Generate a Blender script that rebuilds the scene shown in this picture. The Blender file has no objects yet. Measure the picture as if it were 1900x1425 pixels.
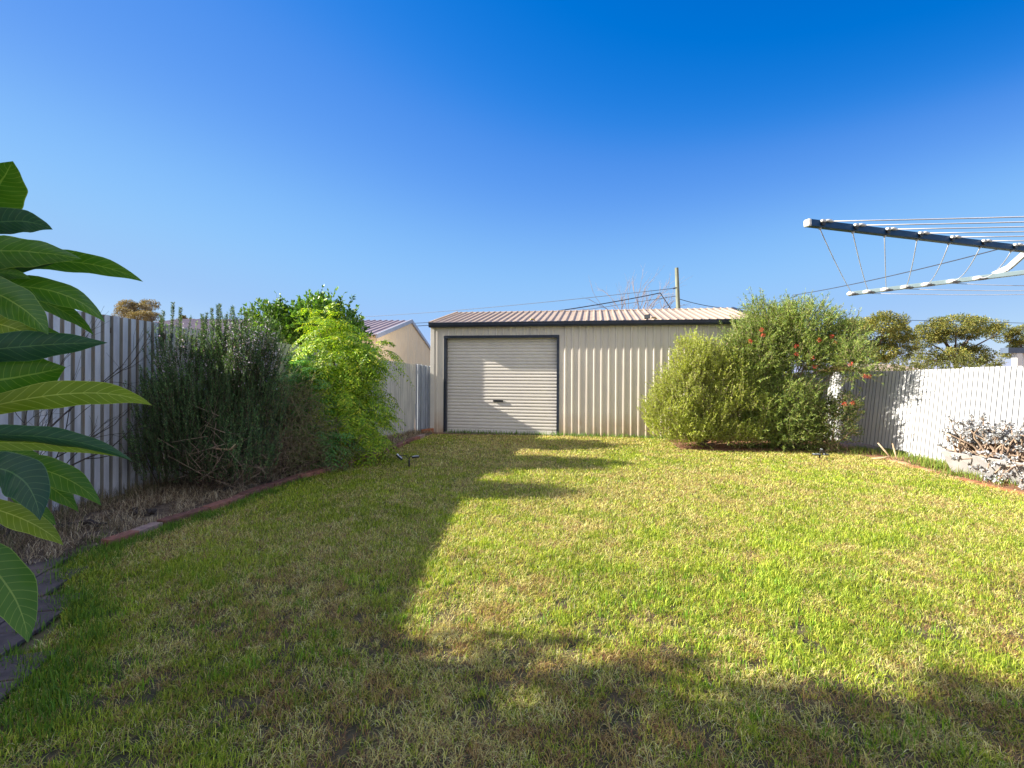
import bpy, math, random
import numpy as np
from mathutils import Vector, Matrix
random.seed(7); R = np.random.default_rng(7)
scn = bpy.context.scene
COL = scn.collection
# ------------------------------------------------------------------ camera
FX, CX, CY, HC, ROLL = 897.0, 950.0, 690.0, 1.4, 0.0052      # focal length and horizon in photo pixels, eye height
cam = bpy.data.cameras.new('camera'); co = bpy.data.objects.new('camera', cam); COL.objects.link(co)
cam.sensor_width = 36; cam.lens = 36*FX/1900; cam.shift_y = (CY-712.5)/1900; cam.clip_start = .05; cam.clip_end = 2000
co.location = (0, 0, HC); co.rotation_euler = (math.radians(90), 0, 0)
co.matrix_world = Matrix.Translation((0, 0, HC)) @ Matrix.Rotation(math.radians(90), 4, 'X') @ Matrix.Rotation(ROLL, 4, 'Z')
scn.camera = co
# ------------------------------------------------------------------ light
EL = math.radians(27.2); AZ = -0.036
S = Vector((-1, -AZ, math.tan(EL))).normalized()              # towards the sun
sun = bpy.data.lights.new('sun', 'SUN'); sun.energy = 5.0; sun.angle = math.radians(.55); sun.color = (1, .93, .8)
so = bpy.data.objects.new('sun', sun); COL.objects.link(so); so.rotation_euler = S.to_track_quat('Z', 'Y').to_euler()
w = bpy.data.worlds.new('World'); scn.world = w; w.use_nodes = True
nt = w.node_tree; bg = nt.nodes['Background']; sky = nt.nodes.new('ShaderNodeTexSky')
sky.sky_type = 'NISHITA'; sky.sun_disc = False; sky.sun_elevation = EL; sky.sun_rotation = math.atan2(S.x, S.y)
sky.air_density = 1.0; sky.dust_density = .15; sky.ozone_density = 4.0; sky.altitude = 0
def wn(k, **kw):
    n = nt.nodes.new(k)
    for a_, b_ in kw.items(): setattr(n, a_, b_)
    return n
m1 = wn('ShaderNodeVectorMath', operation='SCALE'); m1.inputs['Scale'].default_value = .1; nt.links.new(sky.outputs[0], m1.inputs[0])
td = wn('ShaderNodeTexCoord'); sx = wn('ShaderNodeSeparateXYZ'); nt.links.new(td.outputs['Generated'], sx.inputs[0])
ab = wn('ShaderNodeMath', operation='MULTIPLY'); nt.links.new(sx.outputs[0], ab.inputs[0]); nt.links.new(sx.outputs[0], ab.inputs[1])
ez = wn('ShaderNodeMapRange', interpolation_type='SMOOTHSTEP'); ez.inputs[1].default_value = .08; ez.inputs[2].default_value = .5; nt.links.new(sx.outputs[2], ez.inputs[0])
mq = wn('ShaderNodeMath', operation='MULTIPLY'); nt.links.new(ab.outputs[0], mq.inputs[0]); nt.links.new(ez.outputs[0], mq.inputs[1])
mf = wn('ShaderNodeMath', operation='MULTIPLY_ADD'); nt.links.new(mq.outputs[0], mf.inputs[0]); mf.inputs[1].default_value = -.055; mf.inputs[2].default_value = .1; nt.links.new(mf.outputs[0], m1.inputs['Scale'])
cv = wn('ShaderNodeRGBCurve'); nt.links.new(m1.outputs[0], cv.inputs['Color'])
for ch, pts in enumerate(([(.071, .002), (.098, .036), (.168, .1), (.35, .155), (.6, .24), (1, .45)], [(.134, .075), (.185, .125), (.296, .212), (.54, .245), (.75, .32), (1, .5)], [(.27, .288), (.345, .344), (.47, .384), (.79, .4), (1, .56)])):
    c = cv.mapping.curves[ch]; c.points[0].location = (0, 0); c.points[1].location = pts[-1]
    for q in pts[:-1]: c.points.new(*q)
cv.mapping.update()
m2 = wn('ShaderNodeVectorMath', operation='SCALE'); m2.inputs['Scale'].default_value = 7.85; nt.links.new(cv.outputs[0], m2.inputs[0])
# added fill light: bright cloud-like area high behind the camera, out of view
tc_ = wn('ShaderNodeTexCoord'); sp_ = wn('ShaderNodeVectorMath', operation='DOT_PRODUCT'); sp_.inputs[1].default_value = (-.1, -.7, .75); nt.links.new(tc_.outputs['Generated'], sp_.inputs[0])
mr = wn('ShaderNodeMapRange', interpolation_type='SMOOTHSTEP'); mr.inputs[1].default_value = .2; mr.inputs[2].default_value = .75; nt.links.new(sp_.outputs['Value'], mr.inputs[0])
cn = wn('ShaderNodeTexNoise'); cn.inputs['Scale'].default_value = 2.5; cn.inputs['Detail'].default_value = 5; nt.links.new(tc_.outputs['Generated'], cn.inputs['Vector'])
cr = wn('ShaderNodeMapRange'); cr.inputs[1].default_value = .3; cr.inputs[2].default_value = .6; nt.links.new(cn.outputs['Fac'], cr.inputs[0])
cm = wn('ShaderNodeMath', operation='MULTIPLY'); nt.links.new(mr.outputs[0], cm.inputs[0]); nt.links.new(cr.outputs[0], cm.inputs[1])
mxc = wn('ShaderNodeMix', data_type='RGBA'); nt.links.new(cm.outputs[0], mxc.inputs[0]); nt.links.new(m2.outputs[0], mxc.inputs[6]); mxc.inputs[7].default_value = (3.0, 2.9, 2.95, 1)
nt.links.new(mxc.outputs[2], bg.inputs[0]); bg.inputs[1].default_value = .125
scn.view_settings.view_transform = 'Standard'; scn.view_settings.look = 'None'; scn.view_settings.exposure = 1.35; scn.view_settings.gamma = 1
# ------------------------------------------------------------------ pixel helpers (1900 px photo)
def ray(px, py):
    dx, dy = (px-CX), (py-CY)
    c, s = math.cos(ROLL), math.sin(ROLL)
    x = dx*c + dy*s; y = -dx*s + dy*c
    return x/FX, -y/FX
def P(px, py, Y):
    a, b = ray(px, py); return Vector((a*Y, Y, HC+b*Y))
def G(px, py, z=0.0):
    a, b = ray(px, py); Y = (z-HC)/b; return Vector((a*Y, Y, z))
# ------------------------------------------------------------------ objects
def tag(o, label=None, cat=None, group=None, kind=None):
    if label: o['label'] = label
    if cat: o['category'] = cat
    if group: o['group'] = group
    if kind: o['kind'] = kind
    return o
def thing(name, label, cat, loc=(0, 0, 0), group=None):
    o = bpy.data.objects.new(name, None); COL.objects.link(o); o.location = loc; o.empty_display_size = .1
    return tag(o, label, cat, group)
def mesh(name, V, F, mat, parent=None, cols=None, smooth=False, uv=None, bevel=0):
    me = bpy.data.meshes.new(name)
    V = np.asarray(V, float).reshape(-1, 3).copy()
    if parent is not None:
        r = parent; off = np.zeros(3)
        while r is not None: off += np.array(r.location); r = r.parent
        V -= off
    if isinstance(F, np.ndarray):
        n, k = F.shape
        me.vertices.add(len(V)); me.vertices.foreach_set('co', V.ravel().astype(np.float32))
        me.loops.add(n*k); me.loops.foreach_set('vertex_index', F.ravel().astype(np.int32))
        me.polygons.add(n); me.polygons.foreach_set('loop_start', np.arange(0, n*k, k, dtype=np.int32))
        me.polygons.foreach_set('loop_total', np.full(n, k, np.int32))
        me.update(calc_edges=True)
    else:
        me.from_pydata([tuple(v) for v in V], [], F); me.update()
    if cols is not None:
        a = me.color_attributes.new('Col', 'FLOAT_COLOR', 'POINT')
        c = np.ones((len(V), 4), np.float32); c[:, :3] = cols; a.data.foreach_set('color', c.ravel())
    if uv is not None:
        u = me.uv_layers.new(name='UVMap'); li = np.empty(len(me.loops), np.int32); me.loops.foreach_get('vertex_index', li)
        u.data.foreach_set('uv', np.asarray(uv, np.float32)[li].ravel())
    if smooth: me.polygons.foreach_set('use_smooth', np.ones(len(me.polygons), bool))
    me.materials.append(mat)
    o = bpy.data.objects.new(name, me); COL.objects.link(o)
    if parent is not None: o.parent = parent
    if bevel:
        b = o.modifiers.new('bevel', 'BEVEL'); b.width = bevel; b.segments = 2; b.limit_method = 'ANGLE'
    return o
class MB:
    def __init__(s): s.V = []; s.F = []
    def add(s, V, F):
        n = len(s.V); s.V += [tuple(v) for v in V]; s.F += [tuple(i+n for i in f) for f in F]
    def box(s, c, h, X=(1, 0, 0), Y=(0, 1, 0), Z=(0, 0, 1), taper=1.0):
        c, X, Y, Z = Vector(c), Vector(X).normalized(), Vector(Y).normalized(), Vector(Z).normalized()
        V = [c+X*h[0]*i*(taper if k > 0 else 1)+Y*h[1]*j*(taper if k > 0 else 1)+Z*h[2]*k for k in (-1, 1) for j in (-1, 1) for i in (-1, 1)]
        s.add(V, [(0, 2, 3, 1), (4, 5, 7, 6), (0, 1, 5, 4), (2, 6, 7, 3), (0, 4, 6, 2), (1, 3, 7, 5)])
    def span(s, a, b, hw, hh, up=(0, 0, 1)):                      # a beam from a to b
        a, b = Vector(a), Vector(b); X = (b-a); L = X.length; X.normalize(); Y = Vector(up).cross(X).normalized(); Z = X.cross(Y)
        s.box((a+b)/2, (L/2, hw, hh), X, Y, Z)
    def tube(s, pts, rad, n=6, cap=True):
        pts = [Vector(p) for p in pts]; N = len(pts)
        if not hasattr(rad, '__len__'): rad = [rad]*N
        base = len(s.V); ref = None
        for i, p in enumerate(pts):
            t = (pts[min(i+1, N-1)]-pts[max(i-1, 0)])
            if t.length < 1e-9: t = Vector((0, 0, 1))
            t.normalize()
            if ref is None: ref = t.orthogonal().normalized()
            ref = ref - t*ref.dot(t)
            ref = ref.normalized() if ref.length > 1e-6 else t.orthogonal().normalized()
            b = t.cross(ref)
            for k in range(n):
                a = 2*math.pi*k/n; s.V.append(tuple(p+(ref*math.cos(a)+b*math.sin(a))*rad[i]))
        for i in range(N-1):
            for k in range(n):
                k2 = (k+1) % n; s.F.append((base+i*n+k, base+i*n+k2, base+(i+1)*n+k2, base+(i+1)*n+k))
        if cap:
            s.F.append(tuple(base+k for k in range(n))[::-1]); s.F.append(tuple(base+(N-1)*n+k for k in range(n)))
    def build(s, name, mat, parent=None, smooth=False, bevel=0, cols=None):
        return mesh(name, s.V, s.F, mat, parent, smooth=smooth, bevel=bevel, cols=cols)
# ------------------------------------------------------------------ materials
def newmat(name):
    m = bpy.data.materials.new(name); m.use_nodes = True; return m, m.node_tree, m.node_tree.nodes['Principled BSDF']
def N_(t, k, **kw):
    n = t.nodes.new(k)
    for a, b in kw.items(): setattr(n, a, b)
    return n
def pmat(name, c1, c2=None, scale=5, rough=.6, metal=0, bump=0, bscale=None, stretch=(1, 1, 1), c3=None, t3=.62, s3=1.5, spec=.5, lo=.4, hi=.6, stretch3=None):
    m, t, b = newmat(name); b.inputs['Roughness'].default_value = rough; b.inputs['Metallic'].default_value = metal
    b.inputs['Specular IOR Level'].default_value = spec
    if c2 is None: c2 = tuple(x*.86 for x in c1)
    tc = N_(t, 'ShaderNodeTexCoord'); mp = N_(t, 'ShaderNodeMapping'); mp.inputs['Scale'].default_value = stretch
    t.links.new(tc.outputs['Object'], mp.inputs[0])
    n1 = N_(t, 'ShaderNodeTexNoise'); n1.inputs['Scale'].default_value = scale; n1.inputs['Detail'].default_value = 6; n1.inputs['Roughness'].default_value = .65
    t.links.new(mp.outputs[0], n1.inputs['Vector'])
    r = N_(t, 'ShaderNodeValToRGB'); r.color_ramp.elements[0].position = lo; r.color_ramp.elements[1].position = hi
    r.color_ramp.elements[0].color = (*c1, 1); r.color_ramp.elements[1].color = (*c2, 1)
    t.links.new(n1.outputs['Fac'], r.inputs[0]); out = r.outputs[0]
    if c3:
        mp3 = N_(t, 'ShaderNodeMapping'); mp3.inputs['Scale'].default_value = stretch3 or stretch; mp3.inputs['Location'].default_value = (3.1, 1.7, .4)
        t.links.new(tc.outputs['Object'], mp3.inputs[0])
        n3 = N_(t, 'ShaderNodeTexNoise'); n3.inputs['Scale'].default_value = s3; n3.inputs['Detail'].default_value = 8; n3.inputs['Roughness'].default_value = .7
        t.links.new(mp3.outputs[0], n3.inputs['Vector'])
        r3 = N_(t, 'ShaderNodeValToRGB'); r3.color_ramp.elements[0].position = t3; r3.color_ramp.elements[1].position = t3+.12
        t.links.new(n3.outputs['Fac'], r3.inputs[0])
        mx = N_(t, 'ShaderNodeMix', data_type='RGBA'); t.links.new(r3.outputs[0], mx.inputs[0]); t.links.new(out, mx.inputs[6]); mx.inputs[7].default_value = (*c3, 1)
        out = mx.outputs[2]
    t.links.new(out, b.inputs['Base Color'])
    if bump:
        n2 = N_(t, 'ShaderNodeTexNoise'); n2.inputs['Scale'].default_value = bscale or scale*4; n2.inputs['Detail'].default_value = 5
        t.links.new(tc.outputs['Object'], n2.inputs['Vector'])
        bp = N_(t, 'ShaderNodeBump'); bp.inputs['Strength'].default_value = bump; bp.inputs['Distance'].default_value = .01
        t.links.new(n2.outputs['Fac'], bp.inputs['Height']); t.links.new(bp.outputs[0], b.inputs['Normal'])
    return m
def leafmat(name, rough=.5, trans=.34, tint=(1.25, 1.2, .5), spec=.4):
    m, t, b = newmat(name); b.inputs['Roughness'].default_value = rough; b.inputs['Specular IOR Level'].default_value = spec
    a = N_(t, 'ShaderNodeAttribute', attribute_name='Col')
    t.links.new(a.outputs['Color'], b.inputs['Base Color'])
    mu = N_(t, 'ShaderNodeMix', data_type='RGBA', blend_type='MULTIPLY'); mu.inputs[0].default_value = 1; mu.inputs[7].default_value = (*tint, 1)
    t.links.new(a.outputs['Color'], mu.inputs[6])
    tr = N_(t, 'ShaderNodeBsdfTranslucent'); t.links.new(mu.outputs[2], tr.inputs[0])
    mx = N_(t, 'ShaderNodeMixShader'); mx.inputs[0].default_value = trans
    t.links.new(b.outputs[0], mx.inputs[1]); t.links.new(tr.outputs[0], mx.inputs[2]); t.links.new(mx.outputs[0], t.nodes['Material Output'].inputs[0])
    return m
M = {}
M['leaf'] = leafmat('foliage'); M['glossy'] = leafmat('glossy_foliage', .38, .3, spec=.5); M['grass'] = leafmat('grass_blades', .55, .3, (1.25, 1.15, .45), .3)
M['dry'] = leafmat('dry_straw', .8, .15, (1.1, 1, .8), .1); M['silver'] = leafmat('silver_leaves', .6, .05, (1, 1, 1), .3)
M['petal'] = leafmat('petals', .6, .3, (1.1, 1, 1.1), .2)
M['bark'] = pmat('bark', (.16, .11, .075), (.07, .048, .035), 14, .9, bump=.5)
M['paleb'] = pmat('pale_bark', (.42, .31, .22), (.22, .15, .11), 14, .85, bump=.4)
M['deadb'] = pmat('dead_bark', (.07, .055, .05), (.03, .025, .022), 14, .9, bump=.4)
M['greyb'] = pmat('grey_twigs', (.35, .28, .26), (.25, .19, .17), 9, .9)
M['tanb'] = pmat('tan_wood', (.55, .4, .25), (.38, .26, .16), 12, .8)
M['euc'] = pmat('gum_bark', (.2, .13, .1), (.09, .06, .05), 2, .9)
# ------------------------------------------------------------------ numpy tools
def nrm(a): return a/np.maximum(np.linalg.norm(a, axis=-1, keepdims=True), 1e-9)
def vnoise(p, scale, seed=0):
    p = np.asarray(p)*scale+seed*17.3+1000; i = np.floor(p).astype(np.int64); f = p-i; f = f*f*(3-2*f); k = p.shape[-1]; o = 0
    for c in range(2**k):
        w_ = 1; h = seed*7919
        for d in range(k):
            b = (c >> d) & 1; w_ = w_*(f[..., d] if b else 1-f[..., d]); h = h+(i[..., d]+b)*[73856093, 19349663, 83492791][d]
        h = (h ^ (h >> 13))*1274126177; h = (h ^ (h >> 16)) & 0xffff; o = o+w_*h/65535.0
    return o
def inside(x, y, poly):
    r = np.zeros(len(x), bool); n = len(poly)
    for i in range(n):
        x1, y1 = poly[i][:2]; x2, y2 = poly[(i+1) % n][:2]
        c = ((y1 > y) != (y2 > y)) & (x < (x2-x1)*(y-y1)/((y2-y1) or 1e-9)+x1); r ^= c
    return r
def leaves(name, pos, d, L, W, cols, mat, parent, fold=.25, Nn=None):
    n = len(pos); L = np.broadcast_to(L, (n,))[:, None]; W = np.broadcast_to(W, (n,))[:, None]
    d = nrm(d); s = nrm(np.cross(d, R.normal(size=(n, 3)) if Nn is None else Nn)); u = np.cross(s, d)
    V = np.empty((n, 4, 3)); V[:, 0] = pos; V[:, 1] = pos+d*L*.45+s*W*.5+u*W*fold; V[:, 2] = pos+d*L; V[:, 3] = pos+d*L*.45-s*W*.5+u*W*fold
    b = np.arange(n)[:, None]*4; F = np.concatenate([b+[0, 1, 2], b+[0, 2, 3]], 0)
    return mesh(name, V, F, mat, parent, cols=np.repeat(cols, 4, 0))
def pal(n, cs, wts=None, j=.15, tone=None):
    cs = np.array(cs); k = R.choice(len(cs), n, p=None if wts is None else np.array(wts)/sum(wts))
    c = cs[k]*(1+R.normal(size=(n, 1))*j)
    if tone is not None: c = c*tone[:, None]
    return np.clip(c, .003, .9)
def lobe_pts(lobes, n, rmin=.35, p=2.0, gap=0, gs=3.0, zmin=.02):
    wt = np.array([l[3]*l[4]*l[5] for l in lobes])**.8; out = []; uu = []
    k = R.choice(len(lobes), n*2, p=wt/wt.sum()); L = np.array([l[:6] for l in lobes])[k]
    u = nrm(R.normal(size=(n*2, 3))); r = (rmin**p+(1-rmin**p)*R.random(n*2))**(1/p)
    bump = .82+.36*vnoise(u*1.0+L[:, :3], 2.3, 3)
    pos = L[:, :3]+u*L[:, 3:]*(r*bump)[:, None]
    ok = pos[:, 2] > zmin
    if gap: ok &= vnoise(pos, gs, 5) > gap
    pos, u = pos[ok][:n], u[ok][:n]
    return pos, u
def limbs(name, base, pts, r0, mat, parent, n, seed=0, rt=.003, sides=5, mb=None):
    mb = mb or MB(); rs = random.Random(seed); base = Vector(base)
    for _ in range(n):
        e = Vector(pts[rs.randrange(len(pts))]); b = base+Vector((rs.uniform(-1, 1), rs.uniform(-1, 1), 0))*r0*2.5
        m = b.lerp(e, .5)+Vector((rs.uniform(-.1, .1), rs.uniform(-.1, .1), .12*(e-b).length)); m.x += (b.x-e.x)*.15
        q = []
        for i in range(7):
            t = i/6; q.append(b*(1-t)**2+m*2*t*(1-t)+e*t*t+Vector((rs.uniform(-1, 1), rs.uniform(-1, 1), rs.uniform(-1, 1)))*.015)
        mb.tube(q, [r0*(1-i/6)**1.1+rt for i in range(7)], sides, cap=False)
    return mb.build(name, mat, parent, smooth=True)
def twig_leaves(pos, u, tl, per, up=.5, out=.6, jit=.35, spread=.8):
    n = len(pos); d = nrm(u*out+np.array([0, 0, up])+R.normal(size=(n, 3))*jit)
    tl = tl*(.6+.8*R.random(n)); s = R.random((n, per))
    p = pos[:, None]+d[:, None]*(s*tl[:, None])[..., None]; ld = nrm(d[:, None]*(1.0)+R.normal(size=(n, per, 3))*spread)
    return p.reshape(-1, 3), ld.reshape(-1, 3), d, tl, s.ravel()
def twigmesh(name, pos, d, tl, r, mat, parent):
    n = len(pos); a = nrm(np.cross(d, [.3, .5, .81])); b = np.cross(d, a); V = np.empty((n, 6, 3))
    for k in range(3):
        o = a*math.cos(k*2.094)+b*math.sin(k*2.094); V[:, k] = pos+o*r; V[:, 3+k] = pos+d*tl[:, None]+o*r*.4
    i = np.arange(n)[:, None]*6; F = np.concatenate([i+[0, 1, 4, 3], i+[1, 2, 5, 4], i+[2, 0, 3, 5]], 0)
    return mesh(name, V, F, mat, parent)
# ------------------------------------------------------------------ key lines on the ground
ledge = [G(*q) for q in [(803, 806), (785, 812), (762, 819), (735, 832), (700, 846), (640, 865), (560, 888), (480, 915), (400, 946), (330, 968), (260, 994), (150, 1030)]]
pave_in = [G(*q) for q in [(150, 1030), (112, 1062), (122, 1110), (112, 1160), (40, 1225), (20, 1290), (0, 1330)]]
redge = [G(*q) for q in [(1530, 836), (1600, 847), (1650, 854), (1700, 868), (1780, 890), (1840, 904), (1900, 918)]]
redge += [redge[-1]+(redge[-1]-redge[-2])*.9, redge[-1]+(redge[-1]-redge[-2])*6]
bush_edge = [Vector((4.6, 9.9, 0)), G(1235, 815), G(1262, 834), G(1340, 838), G(1440, 838)]
def wallY(x): return 11.2-.17*(x+1.85)
lawn = [ledge[0]] + ledge[1:] + pave_in[1:] + [Vector((-3.2, 1.3, 0)), Vector((-3.5, -3, 0)), Vector((9, -3, 0))] + redge[::-1] + bush_edge[::-1][:-1] + [Vector((2.5, wallY(2.5), 0))]
lawn = [(v.x, v.y) for v in lawn]
def flat(name, poly, z, mat, kind='structure'):
    V = [(p[0], p[1], z) for p in poly]; return tag(mesh(name, V, [tuple(range(len(V)))], mat), kind=kind)
M['ground'] = pmat('bare_ground', (.27, .16, .09), (.17, .1, .06), 1.2, .95, bump=.5, bscale=30, c3=(.12, .13, .05), t3=.5, s3=.3)
M['thatch'] = pmat('lawn_thatch', (.13, .1, .05), (.06, .055, .025), 9, .95, bump=.9, bscale=120, c3=(.19, .12, .07), t3=.55, s3=2.2)
M['mulch'] = pmat('bed_soil', (.17, .13, .095), (.07, .052, .04), 14, .95, bump=.8, bscale=60, c3=(.26, .2, .13), t3=.52, s3=5)
M['redsoil'] = pmat('red_soil', (.32, .15, .075), (.2, .09, .045), 9, .95, bump=.7, bscale=50, c3=(.3, .22, .12), t3=.55, s3=4)
V = []; F = []; n = 30
g = 900
flat('ground', [(-g, -g), (g, -g), (g, g), (-g, g)], -.012, M['ground'])
flat('lawn_ground', lawn, 0, M['thatch'])
lf = [(-4.75, -1), (-4.55, 4), (-4.45, 5.7), (-2.7, 11.0), (-2.3, 11.35), (-1.86, 11.3)] + [(v.x, v.y) for v in ledge] + [(v.x, v.y) for v in pave_in[:1]] + [(-3.5, 3.2), (-4.3, 2.9), (-4.6, -1)]
flat('left_bed_ground', lf[:-1], .006, M['mulch'])
rb = [(v.x, v.y) for v in bush_edge] + [(v.x, v.y) for v in redge] + [(9.5, 1), (7.95, 1), (6.9, 7), (6.2, 12), (5.4, 12), (5.2, wallY(5.2))]
flat('right_bed_ground', rb, .006, M['redsoil'])
# ------------------------------------------------------------------ corrugated fences
def corr(name, a, b, za, zb, pitch, amp, mat, parent, lean=(0, 0), prof='sine', bot=0.0, mat2=None):
    a, b = Vector(a).to_2d(), Vector(b).to_2d(); L = (b-a).length; D = (b-a)/L; Nn = Vector((-D.y, D.x))
    ss = []
    if prof == 'sine': ss = [(L*i/max(3, int(L/pitch*12)), None) for i in range(max(3, int(L/pitch*12))+1)]
    else:
        gw, sl = (.145, .06) if prof == 'trap' else (.05, .07); k = 0
        ss = [(0, 0)]
        while (k+1)*pitch <= L+1e-6:
            c = (k+.5)*pitch; ss += [(c-(gw+sl)*pitch, 0), (c-gw*pitch, 1), (c+gw*pitch, 1), (c+(gw+sl)*pitch, 0)]; k += 1
        ss.append((L, 0))
    V = []; gr = []
    for s_, g_ in ss:
        o = amp*math.sin(s_/pitch*2*math.pi) if g_ is None else -amp*g_*(1 if prof == 'trap' else 1)
        if g_ is not None and flip: o = -o
        t = s_/L; zt = za+(zb-za)*t; p = a+D*s_+Nn*o; q = Vector((p.x+lean[0], p.y+lean[1])); nn = Nn*.0015
        V += [(p.x, p.y, bot), (q.x, q.y, zt), (q.x-nn.x, q.y-nn.y, zt), (p.x-nn.x, p.y-nn.y, bot)]; gr.append(g_ or 0)
    F = []; MI = []
    for i in range(len(ss)-1):
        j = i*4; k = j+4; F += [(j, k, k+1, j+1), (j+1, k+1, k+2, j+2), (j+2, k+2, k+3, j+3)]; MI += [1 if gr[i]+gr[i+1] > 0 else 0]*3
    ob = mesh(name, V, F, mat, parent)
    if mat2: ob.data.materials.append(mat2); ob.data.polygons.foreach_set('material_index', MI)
    return ob
flip = False
def fence(label, a, b, za, zb, pitch, amp, mat, n, lean=(0, 0), prof='sine', rail=True, bots=None, side=1, tj=.008, mat2=None):
    t = thing('corrugated_fence', label, 'fence', ((a[0]+b[0])/2, (a[1]+b[1])/2, 0))
    A, B = Vector((a[0], a[1])), Vector((b[0], b[1])); D = (B-A).normalized(); Nn = Vector((-D.y, D.x))*side; rs = random.Random(int(za*1000))
    for i in range(n):
        u0, u1 = i/n, (i+1)/n+.02/n; j = rs.uniform(-1, 1)*tj; off = Nn*(.004*(i % 2)+rs.uniform(0, .004))
        corr('fence_sheet', A.lerp(B, u0)+off, A.lerp(B, min(u1, 1)), za+(zb-za)*u0+j, za+(zb-za)*min(u1, 1)+j+rs.uniform(-.3, .3)*tj, pitch, amp, mat, t, lean, prof, bot=(bots[i] if bots else 0), mat2=mat2)
    if rail:
        mb = MB(); f = .93
        off = Nn*(-.035)
        mb.span((A.x+lean[0]*f+off.x, A.y+lean[1]*f+off.y, za*f-.02), (B.x+lean[0]*f+off.x, B.y+lean[1]*f+off.y, zb*f-.02), .018, .03)
        mb.build('rail', M['bark'], t)
    return t
M['fL'] = pmat('weathered_white_sheet', (.68, .69, .76), (.52, .53, .6), 3, .5, stretch=(3, 3, .5), c3=(.42, .36, .27), t3=.66, s3=1.5, stretch3=(5, 5, .8), bump=.08)
M['fB'] = pmat('cream_grey_sheet', (.62, .6, .55), (.47, .46, .43), 3, .5, stretch=(5, 5, .4), c3=(.38, .33, .27), t3=.63, s3=2, stretch3=(6, 6, .6))
M['fC'] = pmat('bare_zinc_sheet', (.42, .46, .52), (.3, .33, .38), 6, .45, stretch=(6, 6, .4))
M['fR'] = pmat('bright_white_sheet', (.62, .62, .62), (.56, .56, .57), 3, .45, stretch=(4, 4, .4), c3=(.5, .42, .34), t3=.72, s3=2.2, stretch3=(6, 6, .9))
M['gL'] = pmat('dark_valley_faces', (.27, .255, .23), (.18, .17, .155), 3, .6, stretch=(3, 3, .6), c3=(.32, .23, .15), t3=.55, s3=1.6, stretch3=(4, 4, .7))  # left fence: groove faces coloured darker than the crests so the ribs stand out
M['gR'] = pmat('grey_valley_faces', (.3, .31, .33), (.24, .25, .27), 3, .5, stretch=(3, 3, .6))  # right fence: groove faces given a darker grey than the crests
# ground points of the left boundary
A0 = (-4.62, -1.0); A1 = G(262, 913).to_2d(); A1b = Vector((-4.33, 5.95))
def topz(px, py, Y): return P(px, py, Y).z
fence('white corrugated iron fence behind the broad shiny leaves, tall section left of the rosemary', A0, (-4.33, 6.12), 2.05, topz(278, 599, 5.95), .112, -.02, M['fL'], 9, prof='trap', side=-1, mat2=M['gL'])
B0 = (-4.3, 6.0); B1 = G(770, 801).to_2d()
fence('long low pale corrugated fence running behind the rosemary and the feathery tree towards the shed', B0, tuple(B1), 1.97, topz(770, 677, B1.y), .085, .013, M['fB'], 7, tj=.006, side=-1)
C1 = G(802, 801).to_2d()
fence('short zinc grey corrugated fence panel joining the shed corner', (B1.x, B1.y+.02), (C1.x-.01, C1.y+.02), topz(771, 675.5, B1.y), topz(800, 679, C1.y), .085, .014, M['fC'], 2, rail=False)
def rfx(Y): return 7.9-.15*Y
LEAN = (.15, 0)
def rtop(px, py, Y): return P(px, py, Y).z
yD = 8.12
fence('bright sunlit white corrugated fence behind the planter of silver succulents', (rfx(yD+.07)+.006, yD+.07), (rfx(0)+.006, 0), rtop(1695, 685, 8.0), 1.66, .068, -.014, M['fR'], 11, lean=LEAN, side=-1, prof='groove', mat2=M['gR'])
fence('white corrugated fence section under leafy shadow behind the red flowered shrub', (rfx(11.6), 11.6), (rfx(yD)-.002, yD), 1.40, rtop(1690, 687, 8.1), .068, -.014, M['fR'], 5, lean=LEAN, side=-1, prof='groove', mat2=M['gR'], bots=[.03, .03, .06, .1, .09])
# ------------------------------------------------------------------ shed
WD = Vector((1, -.17, 0)).normalized(); WN = Vector((-.17, -1, 0)).normalized(); UP = Vector((0, 0, 1))
SO = Vector((-1.86, wallY(-1.86), 0)); SL = 7.05; EZ = 2.46
M['wall'] = pmat('cream_wall_sheet', (.76, .7, .61), (.7, .64, .56), 2, .42, stretch=(2, 2, .5), c3=(.42, .26, .14), t3=.7, s3=1.4, stretch3=(4, 4, 1.2))
M['trim'] = pmat('cream_trim', (.74, .7, .63), (.68, .64, .58), 3, .42)
M['dark'] = pmat('dark_navy_gutter', (.025, .035, .06), (.018, .024, .04), 5, .35)
M['roofs'] = pmat('pale_roof_sheet', (.48, .37, .27), (.42, .32, .23), 2, .5, c3=(.3, .22, .18), t3=.62, s3=3)
M['door'] = pmat('roller_door_cream', (.78, .73, .66), (.74, .69, .63), 3, .45)
M['black'] = pmat('black_plastic', (.02, .02, .022), (.03, .03, .032), 20, .4)
M['brass'] = pmat('brass_fitting', (.5, .35, .1), (.35, .22, .07), 20, .35, metal=.8)
def sheet(name, O, U, Nn, V, s, off, v0, v1, mat, parent, th=.0015):
    O, U, Nn, V = [Vector(q) for q in (O, U, Nn, V)]; vs = []
    for a, o in zip(s, off):
        for v, e in ((v0, 0), (v1, 0), (v1, th), (v0, th)): vs.append(O+U*a+Nn*(o-e)+V*v)
    F = []
    for i in range(len(s)-1):
        j = i*4; k = j+4; F += [(j, k, k+1, j+1), (j+1, k+1, k+2, j+2), (j+2, k+2, k+3, j+3), (j+3, k+3, k, j)]
    return mesh(name, vs, F, mat, parent)
def rib(L, pitch, h, w=.028, s0=None):
    s = [0]; o = [0]; x = pitch*.5 if s0 is None else s0
    while x < L-w:
        s += [x-w/2-.012, x-w/2, x+w/2, x+w/2+.012]; o += [0, h, h, 0]; x += pitch
    s.append(L); o.append(0); return s, o
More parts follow.
